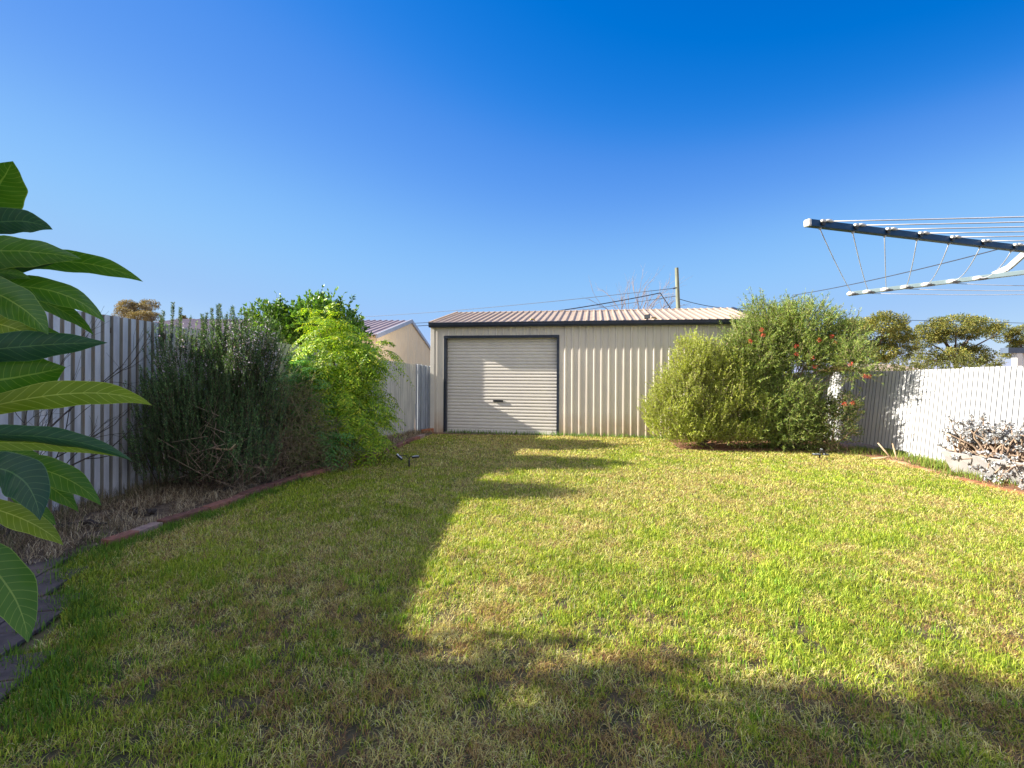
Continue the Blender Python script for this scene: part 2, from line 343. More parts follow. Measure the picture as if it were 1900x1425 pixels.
shed = thing('garden_shed', 'cream ribbed steel shed with roller door and dark gutter beyond the lawn', 'shed', tuple(SO))
d0, d1, dz = .32, 2.92, P(930, 627, 10.95).z
RP = .158
s, o = rib(SL-d1, RP, .026, s0=.16)
sheet('wall_sheet', SO+WD*d1, WD, WN, UP, s, o, -.01, EZ, M['wall'], shed)
s, o = rib(d1-d0, RP, .022, s0=.1)
sheet('wall_sheet', SO+WD*d0, WD, WN, UP, s, o, dz+.03, EZ, M['wall'], shed)
sheet('wall_sheet', SO, WD, WN, UP, [0, .1, .112, .14, .152, d0], [.004, .004, .022, .022, .004, .004], -.01, EZ, M['wall'], shed)
mb = MB(); mb.box(SO+WD*.02+WN*.012+UP*(EZ/2), (.045, .014, EZ/2), WD, WN, UP); mb.build('corner_trim', M['trim'], shed, bevel=.004)
wt = M['wall'].node_tree; bs = wt.nodes['Principled BSDF']; lk = bs.inputs['Base Color'].links[0].from_socket
tcw = N_(wt, 'ShaderNodeTexCoord'); spw = N_(wt, 'ShaderNodeSeparateXYZ'); wt.links.new(tcw.outputs['Object'], spw.inputs[0])
nzw = N_(wt, 'ShaderNodeTexNoise'); nzw.inputs['Scale'].default_value = 6; nzw.inputs['Detail'].default_value = 6; wt.links.new(tcw.outputs['Object'], nzw.inputs['Vector'])
mw = N_(wt, 'ShaderNodeMapRange'); mw.inputs[1].default_value = .0; mw.inputs[2].default_value = .55; mw.inputs[3].default_value = 1; mw.inputs[4].default_value = 0; wt.links.new(spw.outputs[2], mw.inputs[0])
pw = N_(wt, 'ShaderNodeMath', operation='MULTIPLY'); wt.links.new(mw.outputs[0], pw.inputs[0]); wt.links.new(nzw.outputs['Fac'], pw.inputs[1])
xw = N_(wt, 'ShaderNodeMix', data_type='RGBA'); wt.links.new(pw.outputs[0], xw.inputs[0]); wt.links.new(lk, xw.inputs[6]); xw.inputs[7].default_value = (.42, .24, .1, 1); wt.links.new(xw.outputs[2], bs.inputs['Base Color'])
# side, back walls
BN = -WN
for q in (0, SL):
    s, o = rib(4.4, .19, .02); sheet('wall_sheet', SO+WD*q+BN*.02, BN, -WD if q == 0 else WD, UP, s, o, -.01, EZ-.02, M['wall'], shed)
s, o = rib(SL, .19, .02); sheet('wall_sheet', SO+BN*4.44, WD, BN, UP, s, o, -.01, EZ-.02, M['wall'], shed)
rz = .52; half = 2.24
for q in (.03, SL-.03):
    p = SO+WD*q
    V = [p+BN*.02+UP*(EZ-.02), p+BN*4.42+UP*(EZ-.02), p+BN*half+UP*(EZ+rz-.04)]
    V2 = [v+WD*.01 for v in V]; mesh('gable_infill', V+V2, [(0, 1, 2), (3, 5, 4), (0, 3, 4, 1), (1, 4, 5, 2), (2, 5, 3, 0)], M['wall'], shed)
fr = (BN*(half+.06)+UP*rz); fl = fr.length; RD = fr.normalized(); RN = WD.cross(RD); RN = RN if RN.z > 0 else -RN
s, o = rib(SL+.12, RP, .026)
rf = sheet('roof', SO-WD*.01+WN*.10+UP*(EZ+.045), WD, RN, RD, s, o, 0, fl+.05, M['roofs'], shed)
RD2 = (BN*(half+.06)-UP*rz).normalized(); RN2 = WD.cross(RD2); RN2 = RN2 if RN2.z > 0 else -RN2
sheet('roof', SO-WD*.01+WN*.10+UP*(EZ+.045)+fr+RD*.052, WD, RN2, RD2, s, o, 0, fl, M['roofs'], shed)
mb = MB(); c = SO-WD*.01+WN*.10+UP*(EZ+.045)+fr+RD*.05
mb.box(c+WD*(SL/2+.06)-RD*.09+UP*.008+UP*.0, (SL/2+.075, .09, .006), WD, RD, RN); mb.build('ridge_cap', M['roofs'], shed)
# barge trims
for q in (-.025, SL+.08):
    mb = MB(); a = SO+WD*q+WN*.10+UP*(EZ+.03); mb.span(a, a+fr, .022, .055); mb.build('barge_trim', M['dark'] if q > 0 else M['roofs'], shed)
# gutter (a real profile)
gp = [(.02, .031), (.035, .036), (.165, .036), (.173, .042), (.171, .054), (.16, .057), (.16, -.01), (.15, -.042), (.13, -.05), (.02, -.05)]
ga, gb = SO-WD*.03+UP*EZ, SO+WD*(SL+.09)+UP*EZ; V = [a+WN*y+UP*z for a in (ga, gb) for (y, z) in gp]; n = len(gp)
gut = mesh('gutter', V, [(i, (i+1) % n, n+(i+1) % n, n+i) for i in range(n)]+[tuple(range(n))[::-1], tuple(range(n, 2*n))], M['dark'], shed)
# roller door
rc = .115
prof = []; z = .09; pt = .0735
V = []; ws = []
zz = [0, .012, .075, .085]; oo = [.0, .012, .012, 0]
while z < dz-.01:
    for t_, o_ in ((0, 0), (.06, .004), (.14, .0125), (.3, .0165), (.5, .0175), (.7, .0165), (.86, .0125), (.94, .004)): zz.append(z+t_*pt); oo.append(o_)
    z += pt
doorO = SO+WD*(d0+.03)-WN*rc
door = sheet('roller_door', doorO, UP, WN, WD, zz, oo, 0, d1-d0-.06, M['door'], shed)
mb = MB(); mb.box(doorO+WD*(P(926, 744, 11).x-doorO.x)+UP*P(926, 744, 11).z+WN*.03, (.115, .012, .022), WD, WN, UP); mb.build('door_handle', M['black'], door, bevel=.004)
# frame
mb = MB()
fw = .028
mb.box(SO+WD*(d0-.0)+WN*(-rc/2+.006)+UP*dz/2, (fw, rc/2+.01, dz/2), WD, WN, UP)
mb.box(SO+WD*(d1+.0)+WN*(-rc/2+.006)+UP*dz/2, (fw, rc/2+.01, dz/2), WD, WN, UP)
mb.box(SO+WD*((d0+d1)/2)+WN*(-rc/2+.024)+UP*(dz+.026), ((d1-d0)/2+fw, rc/2+.01, .03), WD, WN, UP)
mb.build('door_frame', M['dark'], shed)
mb = MB(); mb.box(SO+WD*((d0+d1)/2)-WN*.06+UP*(.002), ((d1-d0)/2, .1, .012), WD, WN, UP); mb.build('door_sill', pmat('sill_concrete', (.35, .31, .27), None, 9, .9), shed)
# floodlight on the gutter and small fittings
fp = P(1199, 590, SO.y-.17*3.3-.15)
gx = lambda px: (lambda a: (lambda Y: SO+WD*0+Vector((a*Y, Y, 0))-SO)( (SO.y+.17*SO.x)/(1+.17*a) ))(ray(px, 590)[0])
q = gx(1199)+WN*.2; q.z = EZ+.1
fl_ = thing('floodlight', 'small black floodlight clipped on the shed gutter', 'floodlight', tuple(q))
mb = MB(); mb.box(q+UP*.02, (.06, .03, .045), (WD+UP*.15), WN, UP); mb.build('lamp_housing', M['black'], fl_, bevel=.006)
mb = MB(); mb.box(q+UP*.02+WN*.033, (.048, .003, .034), (WD+UP*.15), WN, UP); mb.build('lens', pmat('smoked_glass', (.12, .13, .15), None, 9, .1), fl_)
mb = MB(); mb.tube([q+UP*.02, q-UP*.03, q-UP*.05-WN*.04], .008, 6); mb.build('bracket', M['black'], fl_)
mb = MB(); mb.tube([q+WD*.08-UP*.01, q+WD*.16-UP*.005, q+WD*.2-UP*.03], [.014, .018, .008], 7); mb.build('sensor', M['brass'], fl_)
for px, nm, lb in ((989, 'brass_hook', 'tiny brass fitting on the gutter above the roller door'), (1386, 'gutter_clip', 'small dark clip on the gutter at the right end of the shed')):
    q = gx(px)+WN*.17; q.z = EZ+.085; mb = MB(); mb.tube([q-WD*.05, q+UP*.02, q+WD*.05, q+WD*.07-UP*.02], [.008, .016, .014, .006], 6)
    tag(mb.build(nm, M['brass'] if px < 1000 else M['black'], None, smooth=True), lb, 'fitting')
# ------------------------------------------------------------------ neighbours' buildings
M['gable'] = pmat('peach_cream_sheet', (.95, .78, .52), (.9, .73, .48), 1, .5)
M['nroof'] = pmat('mauve_brown_roof_sheet', (.36, .28, .28), (.3, .23, .23), 1, .5)
M['barge'] = pmat('grey_barge', (.4, .42, .47), (.36, .38, .42), 3, .4)
nb = thing('neighbour_shed', 'long cream shed with ribbed brown gable roof beyond the left fence', 'shed', (-4.2, 20, 0))
Xg, Xl, Yf, Ya, Yb = -4.2, -13.6, 14.9, 19.9, 24.9; ze, za = 2.5, 3.47
s = [0]; o = [0]; x = .1; pts = []
# gable wall facing +X, corrugated, cut to the roof
V = []; F = []; yy = np.arange(Yf+.05, Yb-.05, .045)
for i, y in enumerate(yy):
    top = ze+(za-ze)*(1-abs(y-Ya)/(Ya-Yf))-.06; ph = (y/.2) % 1; ox = .035 if ph < .35 else 0
    V += [(Xg+ox, y, 0), (Xg+ox, y, top)]
    if i: F.append((2*i-2, 2*i, 2*i+1, 2*i-1))
mesh('gable_wall', V, F, M['gable'], nb)
mb = MB(); mb.box(((Xg+Xl)/2, Yf+.06, ze/2), ((Xg-Xl)/2, .02, ze/2)); mb.box(((Xg+Xl)/2, Yb-.06, ze/2), ((Xg-Xl)/2, .02, ze/2)); mb.box((Xl, Ya, ze/2), (.02, 4.8, ze/2)); mb.build('wall', M['gable'], nb)
for sg in (1, -1):
    O = Vector((Xl-.1, Ya, za+.02)); D = Vector((0, -sg*(Ya-Yf+.15), -(za-ze)*(1+.15/5))); L = D.length; D.normalize(); Nn = Vector((0, -sg*D.z*-1, 0)); Nn = Vector((1, 0, 0)).cross(D); Nn = Nn if Nn.z > 0 else -Nn
    s, o = rib(Xg-Xl+.15, .24, .03, .05); sheet('roof', O, (1, 0, 0), Nn, D, s, o, 0, L, M['nroof'], nb)
    mb = MB(); a = Vector((Xg+.06, Ya, za+.0)); mb.span(a, a+D*L, .03, .07); mb.build('barge_board', M['barge'], nb)
# right neighbour: low beige roof and white house
rn = thing('outbuilding', 'low beige roofed outbuilding just showing over the shadowed right fence', 'outbuilding', (15.4, 20, 0))
a, b = P(1575, 673, 20), P(1686, 676, 20)
M['beige'] = pmat('beige_roof', (.5, .37, .28), (.45, .33, .25), 1, .6)
V = [(a.x, 20.5, a.z), (b.x-.1, 20.5, b.z), (b.x+.35, 18.4, b.z-.42), (a.x, 18.4, a.z-.42), (a.x, 22.6, a.z-.42), (b.x+.35, 22.6, b.z-.42)]
mesh('roof', V+[(x, y, z-.05) for x, y, z in V], [(0, 3, 2, 1), (0, 1, 5, 4), (1, 2, 5), (3, 9, 8, 2), (2, 8, 11, 5), (0, 4, 10, 6), (0, 6, 9, 3)], M['beige'], rn)
mb = MB(); mb.box(((a.x+b.x)/2, 20.5, .62), ((b.x-a.x)/2, 1.9, .62)); mb.build('wall', M['gable'], rn)
hn = thing('neighbour_house', 'white house corner with blue grey roof edge above the right fence', 'house', (19, 19, 0))
M['whitep'] = pmat('white_paint', (.8, .8, .78), (.76, .76, .74), 3, .5); M['slate'] = pmat('blue_grey_roof', (.1, .14, .2), (.08, .11, .17), 3, .4)
q0 = P(1876, 652, 18); zt = P(1880, 645, 18).z
mb = MB(); mb.box((q0.x+4, 18.15, zt-.1), (4.1, .15, .1)); mb.box((q0.x+9, 20.9, zt+.05), (3.5, 2, .1)); mb.build('roof', M['slate'], hn)
mb = MB(); mb.box((q0.x+.35, 18.12, zt/2-.1), (.1, .1, zt/2-.1)); mb.build('porch_post', M['whitep'], hn)
mb = MB(); mb.box((q0.x+4.5, 18.32, zt/2-.1), (3.85, .12, zt/2-.1)); mb.build('wall', M['whitep'], hn)
mb = MB(); mb.box((q0.x+1.35, 18.17, zt-.55), (.35, .02, .3)); wi = mb.build('window', M['whitep'], hn); mb = MB(); mb.box((q0.x+1.35, 18.14, zt-.55), (.3, .012, .25)); mb.build('pane', pmat('window_glass', (.05, .06, .09), None, 3, .05), wi)
# ------------------------------------------------------------------ pole and wires
M['pole'] = pmat('weathered_pole', (.28, .3, .22), (.17, .18, .13), 6, .85, stretch=(2, 2, .3), bump=.3)
M['wire'] = pmat('wire_black', (.04, .045, .06), None, 3, .5)
pt, pm = P(1255.5, 497, 20), P(1258.5, 577, 20); pb = pm+(pm-pt)*(pm.z/(pt.z-pm.z))
mb = MB(); mb.tube([pb, pb.lerp(pt, .5), pt.lerp(pb, .25), pt], [.125, .1, .083, .073], 12)
pole = thing('utility_pole', 'weathered grey green timber pole behind the shed roof', 'pole', tuple(pb)); mb.build('shaft', M['pole'], pole, smooth=False)
mb = MB(); i0 = P(1256, 534, 19.9); mb.tube([i0, i0+Vector((-.08, 0, -.01)), P(1249, 536, 19.9)], [.02, .03, .02], 6); mb.build('insulator', M['black'], pole)
def wire(label, a, b, sag, r):
    mb = MB(); q = []
    for i in range(25):
        t = i/24; v = a.lerp(b, t); v.z -= sag*4*t*(1-t); q.append(v)
    mb.tube(q, r, 5); return tag(mb.build('overhead_wire', M['wire'], None, smooth=True), label, 'wire', None)
wire('thin wire from the pole insulator falling left behind the shed ridge', P(1250, 535, 20), P(560, 592, 42), .25, .012)
wire('thin wire leaving the pole midway and sloping left through the bare tree', P(1256, 549, 20), P(900, 597, 42), .1, .013)
wire('thick black cable crossing the bare tree down to the shed ridge', P(1225, 543.5, 17.5), P(960, 587, 15.5), .05, .017)
wire('short steep black cable end dropping behind the shed ridge beside the pole', P(1225, 543.5, 17.5), P(1256, 590, 17.4), 0, .017)
wire('slack wire hanging from the pole across to the red flowered shrub', P(1261, 555, 20), P(1480, 547, 26), .55, .014)
wire('dark blue wire rising behind the clothesline strings', P(1470, 548, 26), P(1880, 455, 15), .12, .017)
wire('faint wire low in the sky above the gum trees on the right', P(1600, 592, 55), P(1960, 601, 55), .0, .03)
wire('first faint wire showing between the two sheds', P(690, 602, 40), P(830, 596, 40), .05, .02)
wire('second faint wire showing between the two sheds just under the first', P(690, 608, 40), P(830, 601, 40), .05, .025)
# ------------------------------------------------------------------ brick edging
M['brick'] = pmat('red_brick', (.3, .15, .11), (.2, .1, .08), 20, .9, bump=.5, c3=(.42, .3, .22), t3=.6, s3=6)
M['brickr'] = pmat('orange_brick', (.42, .17, .08), (.3, .12, .06), 20, .9, bump=.5, c3=(.4, .26, .17), t3=.62, s3=6)
for k_ in ('brick', 'brickr'):
    bt_ = M[k_].node_tree; bb = bt_.nodes['Principled BSDF']; lk = bb.inputs['Base Color'].links[0].from_socket
    oi = N_(bt_, 'ShaderNodeObjectInfo'); rr = N_(bt_, 'ShaderNodeValToRGB'); rr.color_ramp.interpolation = 'CONSTANT'
    for e_, (p_, c_) in zip([rr.color_ramp.elements[0], rr.color_ramp.elements[1], rr.color_ramp.elements.new(.62), rr.color_ramp.elements.new(.86)], ((0, (.8, .75, .75)), (.3, (1.05, 1, 1)), (.62, (1.25, 1.1, 1.05)), (.86, (1.5, 1.9, 2.0)))): pass
    els = rr.color_ramp.elements
    for e_, p_, c_ in zip(els, (0, .3, .62, .88), ((.8, .75, .75), (1.05, 1, 1), (1.25, 1.1, 1.05), (1.45, 2.0, 2.3))): e_.position = p_; e_.color = (*c_, 1)
    bt_.links.new(oi.outputs['Random'], rr.inputs[0]); mm = N_(bt_, 'ShaderNodeMix', data_type='RGBA', blend_type='MULTIPLY'); mm.inputs[0].default_value = 1
    bt_.links.new(lk, mm.inputs[6]); bt_.links.new(rr.outputs[0], mm.inputs[7]); bt_.links.new(mm.outputs[2], bb.inputs['Base Color'])
def edging(label, line, mat, h, wd, L, gap=.012, jit=.01, seed=1, sink=0):
    rs = random.Random(seed); t = thing('brick_edging', label, 'edging', tuple(line[len(line)//2]))
    seg = []; 
    for i in range(len(line)-1):
        a, b = line[i], line[i+1]; n = max(1, int((b-a).length/.02)); seg += [a.lerp(b, k/n) for k in range(n)]
    pos = 0; acc = 0; start = seg[0]
    for i in range(1, len(seg)):
        acc += (seg[i]-seg[i-1]).length
        if acc >= L:
            a, b = start, seg[i]; D = (b-a).normalized(); c = (a+b)/2+Vector((rs.uniform(-1, 1)*jit, rs.uniform(-1, 1)*jit, h/2-sink+rs.uniform(-.006, .006)))
            D = (D+Vector((rs.uniform(-1, 1), rs.uniform(-1, 1), rs.uniform(-.5, .5)))*.025).normalized(); Nn = Vector((-D.y, D.x, 0)).normalized()
            mb = MB(); mb.box(c, ((b-a).length/2-gap/2, wd/2, h/2), D, Nn, D.cross(Nn)); o_ = mb.build('brick', mat, t, bevel=.006)
            acc = 0; start = seg[i]
    return t
edging('curved red brick edging between the shaded lawn and the left bed', ledge[1:], M['brick'], .085, .1, .235, sink=.02)
edging('flush orange brick edging along the dry right bed', redge[2:8], M['brickr'], .05, .1, .23, seed=4, sink=.027, jit=.006)
mb = MB(); bq = G(793, 803); mb.box(bq+Vector((0, 0, .04)), (.14, .05, .05), (1, .3, .1), (-.3, 1, 0)); tag(mb.build('loose_brick', M['brickr'], None, bevel=.006), 'loose orange brick beside the shed corner trim', 'brick')
# pavers
M['paver'] = pmat('grey_brown_paver', (.13, .105, .1), (.09, .072, .07), 12, .92, bump=.4, c3=(.2, .15, .13), t3=.56, s3=4)
rs = random.Random(3); mb = MB()
poly = [(v.x, v.y) for v in pave_in]+[(-3.0, 1.3), (-5, 1.2), (-5, 3.0), (-3.5, 3.15)]
for i in range(14):
    for j in range(12):
        x, y = -4.6+.235*i, 1.35+.235*j
        a = .25; X, Yy = x*math.cos(a)-y*math.sin(a)+.55, x*math.sin(a)+y*math.cos(a)+1.1
        if inside(np.array([X]), np.array([Yy]), poly)[0]: mb.box((X, Yy, .004+rs.uniform(0, .008)), (.112, .112, .012), (math.cos(a+rs.uniform(-.02, .02)), math.sin(a), rs.uniform(-.015, .015)), (-math.sin(a), math.cos(a), rs.uniform(-.015, .015)))
tag(mb.build('paved_path', M['paver'], None, bevel=.004), kind='structure')
# ------------------------------------------------------------------ grass
GR = [(.3, .4, .035), (.46, .53, .055), (.16, .29, .03), (.58, .62, .1)]; ST = [(.72, .68, .2), (.62, .52, .2), (.34, .2, .11), (.85, .8, .38)]
def blades(name, x, y, z0, length, width, tilt, cols, mat=None, parent=None):
    n = len(x); az = R.random(n)*2*np.pi; D = np.stack([np.cos(az), np.sin(az), np.zeros(n)], 1); Up = np.array([0, 0, 1.])
    Sd = np.stack([-np.sin(az), np.cos(az), np.zeros(n)], 1); face = R.normal(size=(n, 1))*.5; Sd = nrm(Sd+D*face)
    b = np.stack([x, y, np.full(n, z0)], 1); L = length[:, None]; W = width[:, None]; T = tilt[:, None]
    m = b+L*.5*(Up*np.cos(T*.6)+D*np.sin(T*.6)); t = m+L*.5*(Up*np.cos(T*1.25)+D*np.sin(T*1.25)); t[:, 2] = np.maximum(t[:, 2], z0+.003)
    V = np.empty((n, 5, 3)); V[:, 0] = b-Sd*W*.5; V[:, 1] = b+Sd*W*.5; V[:, 2] = m+Sd*W*.45; V[:, 3] = m-Sd*W*.45; V[:, 4] = t
    i = np.arange(n)[:, None]*5; F = np.concatenate([i+[0, 1, 2], i+[0, 2, 3], i+[3, 2, 4]], 0)
    return mesh(name, V, F, mat or M['grass'], parent, cols=np.repeat(cols, 5, 0))
def scatter(rho0, y0, y1, k=1.6, yref=2.5):
    # random points in the widened view wedge, density falling with distance
    ys = np.linspace(y0, y1, 400); wd = 2*(1.16*ys+.5); rho = rho0*np.minimum(1, (yref/np.maximum(ys, .01)))**k; cdf = np.cumsum(wd*rho); n = int(cdf[-1]*(ys[1]-ys[0])); cdf /= cdf[-1]
    Y = np.interp(R.random(n), cdf, ys); X = (R.random(n)*2-1)*(1.16*Y+.5); return X, Y
X, Y = scatter(33000, 1.0, 11.6)
ok = inside(X, Y, lawn) & (Y < 11.2-.17*(X+1.85)-.02); X, Y = X[ok], Y[ok]
nz = vnoise(np.stack([X, Y], 1), .9, 1)*.3+vnoise(np.stack([X, Y], 1), 4.5, 2)*.35+vnoise(np.stack([X, Y], 1), 14, 3)*.35
thin = vnoise(np.stack([X, Y], 1), 7, 6)*.5+vnoise(np.stack([X, Y], 1), 26, 16)*.5
ok = R.random(len(X)) < np.clip(-.35+thin*2.2+np.clip((Y-2.6)/2.5, 0, .8), .06, 1); X, Y, nz = X[ok], Y[ok], nz[ok]
n = len(X)
pst = np.clip(.34+(nz-.5)*1.5+.12*np.clip((X-1.5)/3, 0, 1)+.12*np.clip((3.2-Y)/1.5, 0, 1)*(X < .5), .06, .85)
straw = R.random(n) < pst
far = np.maximum(1, Y/2.6)
lush = np.clip(1.3-nz, .6, 1.1)*np.clip(1.1-(Y-2.4)*.09, .55, 1)
length = np.where(straw, .022+.036*R.random(n), (.02+.034*R.random(n)**1.5)*lush)*np.minimum(far, 1.35)
width = np.where(straw, .002, .0031)*(.7+.6*R.random(n))*far**.8
tilt = np.where(straw, 1.05+.3*R.random(n), .15+1.25*R.random(n))
tone = .85+.35*vnoise(np.stack([X, Y], 1), 2.6, 9)
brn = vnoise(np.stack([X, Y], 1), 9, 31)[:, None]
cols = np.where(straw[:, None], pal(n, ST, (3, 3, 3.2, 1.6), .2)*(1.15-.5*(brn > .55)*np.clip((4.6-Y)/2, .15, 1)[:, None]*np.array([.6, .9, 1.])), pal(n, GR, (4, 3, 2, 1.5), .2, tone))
tag(blades('lawn_grass', X, Y, .0, length, width, tilt, cols), kind='stuff')
# taller tufts: path edge, shed base, right bed weeds
def tufts(name, pts, per, rad, hl, col, wts=None, w_=.004, tl=.6, mat=None):
    p = np.array([(q[0], q[1]) for q in pts]); p = np.repeat(p, per, 0)+R.normal(size=(len(p)*per, 2))*rad; n = len(p)
    ok = np.ones(n, bool)
    return tag(blades(name, p[:, 0], p[:, 1], .002, hl*(.4+.8*R.random(n)), w_*(.7+.6*R.random(n)), tl*R.random(n)*1.6, pal(n, col, wts, .2), mat), kind='stuff')
LG = [(.14, .28, .03), (.2, .35, .04), (.1, .2, .03)]
cl = np.stack([R.uniform(-2.6, 2.4, 420), R.uniform(1.2, 3.4, 420)], 1); cl = cl[(np.abs(cl[:, 0]) < 1.1*cl[:, 1]+.2) & (vnoise(cl, 1.6, 41) > .42) & inside(cl[:, 0], cl[:, 1], lawn)]
tufts('green_tufts', cl, 15, .022, .06, [(.2, .38, .03), (.3, .46, .04), (.14, .28, .03)], w_=.0045, tl=.45)
pts = [(v.x+R.normal()*.1+.12, v.y+R.normal()*.12) for v in pave_in for _ in range(9)]+[(ledge[k].lerp(ledge[k+1], R.random()).x+.12, ledge[k].lerp(ledge[k+1], R.random()).y-.1) for k in range(6, 11) for _ in range(12)]
tufts('lush_edge_grass', pts, 60, .05, .07, LG)
pts = [(x, wallY(x)-.05-.06*R.random()) for x in np.arange(-1.4, 3.6, .07)]; tufts('grass_along_shed', pts, 16, .05, .1, LG, w_=.009)
pts = [G(px+R.normal()*6, py+R.normal()*3) for px, py in [(1690, 852), (1705, 855), (1720, 858), (1735, 862), (1745, 868), (1668, 845), (1655, 843), (1765, 880), (1800, 886), (1640, 842), (1610, 838), (1590, 838), (1725, 866), (1860, 895)] for _ in range(6)]
tufts('bright_weeds', pts, 22, .09, .13, [(.2, .3, .04), (.14, .24, .04), (.3, .32, .08)], w_=.007)
# dry litter on the beds
def litter(name, poly, n, z, L=.07, w_=.004, box=(-5, 9, 0, 12), cs=ST, upz=.15):
    x = R.uniform(box[0], box[1], n); y = R.uniform(box[2], box[3], n); ok = inside(x, y, poly)
    x, y = x[ok], y[ok]; c = vnoise(np.stack([x, y], 1), 5, 12) > .3; x, y = x[c], y[c]; n = len(x)
    return tag(blades(name, x, y, z, L*(.4+R.random(n)), w_*(.6+.8*R.random(n)), np.clip(1.25+R.normal(size=n)*upz*1.5, .3, 1.35), pal(n, cs, None, .25), M['dry']), kind='stuff')
DRY = [(.45, .37, .23), (.3, .22, .14), (.15, .11, .08), (.58, .5, .34)]
litter('straw_litter', lf[:-1], 120000, .012, .1, .0035, (-5, -1.5, 2.4, 11.4), DRY, .3)
litter('leaf_litter', rb, 24000, .01, .05, .009, (2, 9, 2, 12), [(.4, .24, .12), (.28, .15, .08), (.45, .35, .2), (.2, .22, .06)], .3)
LD = [(v.x-.1, v.y+.02) for v in [ledge[k].lerp(ledge[k+1], .3) for k in range(4, 11)] for _ in range(1)]
# dry tall grass clumps near fence
pts = [(-4.3+R.normal()*.1+.1*(y-4), y) for y in np.arange(3.4, 6.0, .05)]+[(-4.0+R.normal()*.35, 3.1+R.random()*1.1) for _ in range(26)]
tufts('dry_fence_grass', pts, 26, .05, .2, [(.3, .25, .16), (.13, .15, .06), (.2, .16, .1)], w_=.0035, tl=.5, mat=M['dry'])
# ------------------------------------------------------------------ rosemary
def rosemary():
    c = (-3.6, 5.75, 0); t = thing('rosemary_bush', 'tall dark green rosemary bush with lilac flowers and upright spikes against the left fence', 'bush', c)
    lobes = [(-3.68, 5.7, .75, .7, .5, .8), (-3.25, 5.8, .95, .5, .45, .7), (-3.84, 5.65, 1.18, .32, .4, .48), (-3.2, 5.8, 1.38, .42, .4, .45), (-3.7, 5.6, .35, .72, .45, .36), (-3.3, 5.65, .3, .5, .4, .3)]
    pos, u = lobe_pts(lobes, 3000, .25, 2.0, gap=.3, gs=3.4, zmin=.1)
    fx = -4.22+(.0)*pos[:, 1]; pos[:, 0] = np.maximum(pos[:, 0], fx)
    p, ld, d, tl, s = twig_leaves(pos, u, .36, 60, up=1.5, out=.35, jit=.2, spread=.5)
    n = len(p); tone = np.repeat((.6+.8*vnoise(pos, 3, 4))*(.55+.9*R.random(len(pos))**2), 60)
    cols = pal(n, [(.13, .27, .11), (.25, .4, .15), (.07, .15, .07)], (4, 2, 3), .15, tone)
    leaves('foliage', p, ld, .029, .0062, cols, M['leaf'], t)
    twigmesh('twigs', pos, d, tl, .0028, M['bark'], t)
    # spikes standing clear of the bush
    sp = [(298, 585, 603), (303, 578, 612), (321, 562, 606), (335, 572, 606), (375, 584, 612), (384, 581, 606), (393, 573, 606), (404, 567, 606), (408, 565, 606), (420, 584, 612), (431, 570, 609), (457, 580, 610), (343, 612, 650), (356, 622, 660), (364, 625, 660), (231, 690, 745), (208, 720, 755), (225, 560+120, 720), (377, 600, 650), (440, 590, 640), (450, 600, 640)]
    P1 = []; D1 = []; mb = MB()
    for px, y1, y0 in sp:
        Yd = 5.55+R.random()*.4; a, b = P(px+R.normal()*3, y0+45, Yd), P(px, y1, Yd); mb.tube(([P(330, 800, 5.72), P(265, 790, 5.6), a] if px < 240 and px > 200 and y1 > 685 else [P(px+(370-px)*.5, y0+190, 5.75), a])+[a.lerp(b, .5)+Vector((R.normal()*.01, 0, 0)), b], [.006, .005, .004, .003, .002][-(5 if px < 240 and y1 > 685 else 4):], 4)
        for k in range(int((b-a).length*900)):
            q = R.random(); P1.append(np.array(a.lerp(b, q))); v = nrm(R.normal(size=3)*[1, 1, .2]); D1.append(v+np.array([0, 0, .75]))
    leaves('spikes', np.array(P1), np.array(D1), .032, .0055, pal(len(P1), [(.06, .12, .05), (.1, .17, .06)]), M['leaf'], t); smb = mb
    # flowers near the sunlit top
    sel = pos[(pos[:, 2] > 1.22) & (vnoise(pos, 4, 8) > .35)]; sel = sel[R.permutation(len(sel))[:1000]]; k = len(sel)
    fp = (sel[:, None]+np.array([0, 0, .14])+R.normal(size=(k, 9, 3))*[.016, .016, .08]).reshape(-1, 3); n = len(fp)
    leaves('flowers', fp, R.normal(size=(n, 3)), .022, .019, pal(n, [(.66, .58, .72), (.88, .8, .84), (.58, .46, .38)], (3, 4, 2), .12), M['petal'], t)
    dp, du = lobe_pts([(-3.35, 5.35, .5, .33, .2, .4), (-3.1, 5.55, .25, .35, .25, .25)], 190, .1); dd = nrm(R.normal(size=(len(dp), 3))*[1, .6, 1]); twigmesh('dead_twigs', dp, dd, .15+.25*R.random(len(dp)), .0035, M['paleb'], t)
    limbs('branches', (-3.6, 5.8, .0), pos, .017, M['bark'], t, 60, 3, mb=smb)
    q0 = P(372, 826, 5.35); mb = MB(); mb.tube([q0, P(405, 833, 5.33), P(428, 834, 5.3), P(437, 824, 5.28)], [.006, .012, .012, .006], 6); mb.build('snapped_branch', M['tanb'], t, smooth=True)
rosemary()
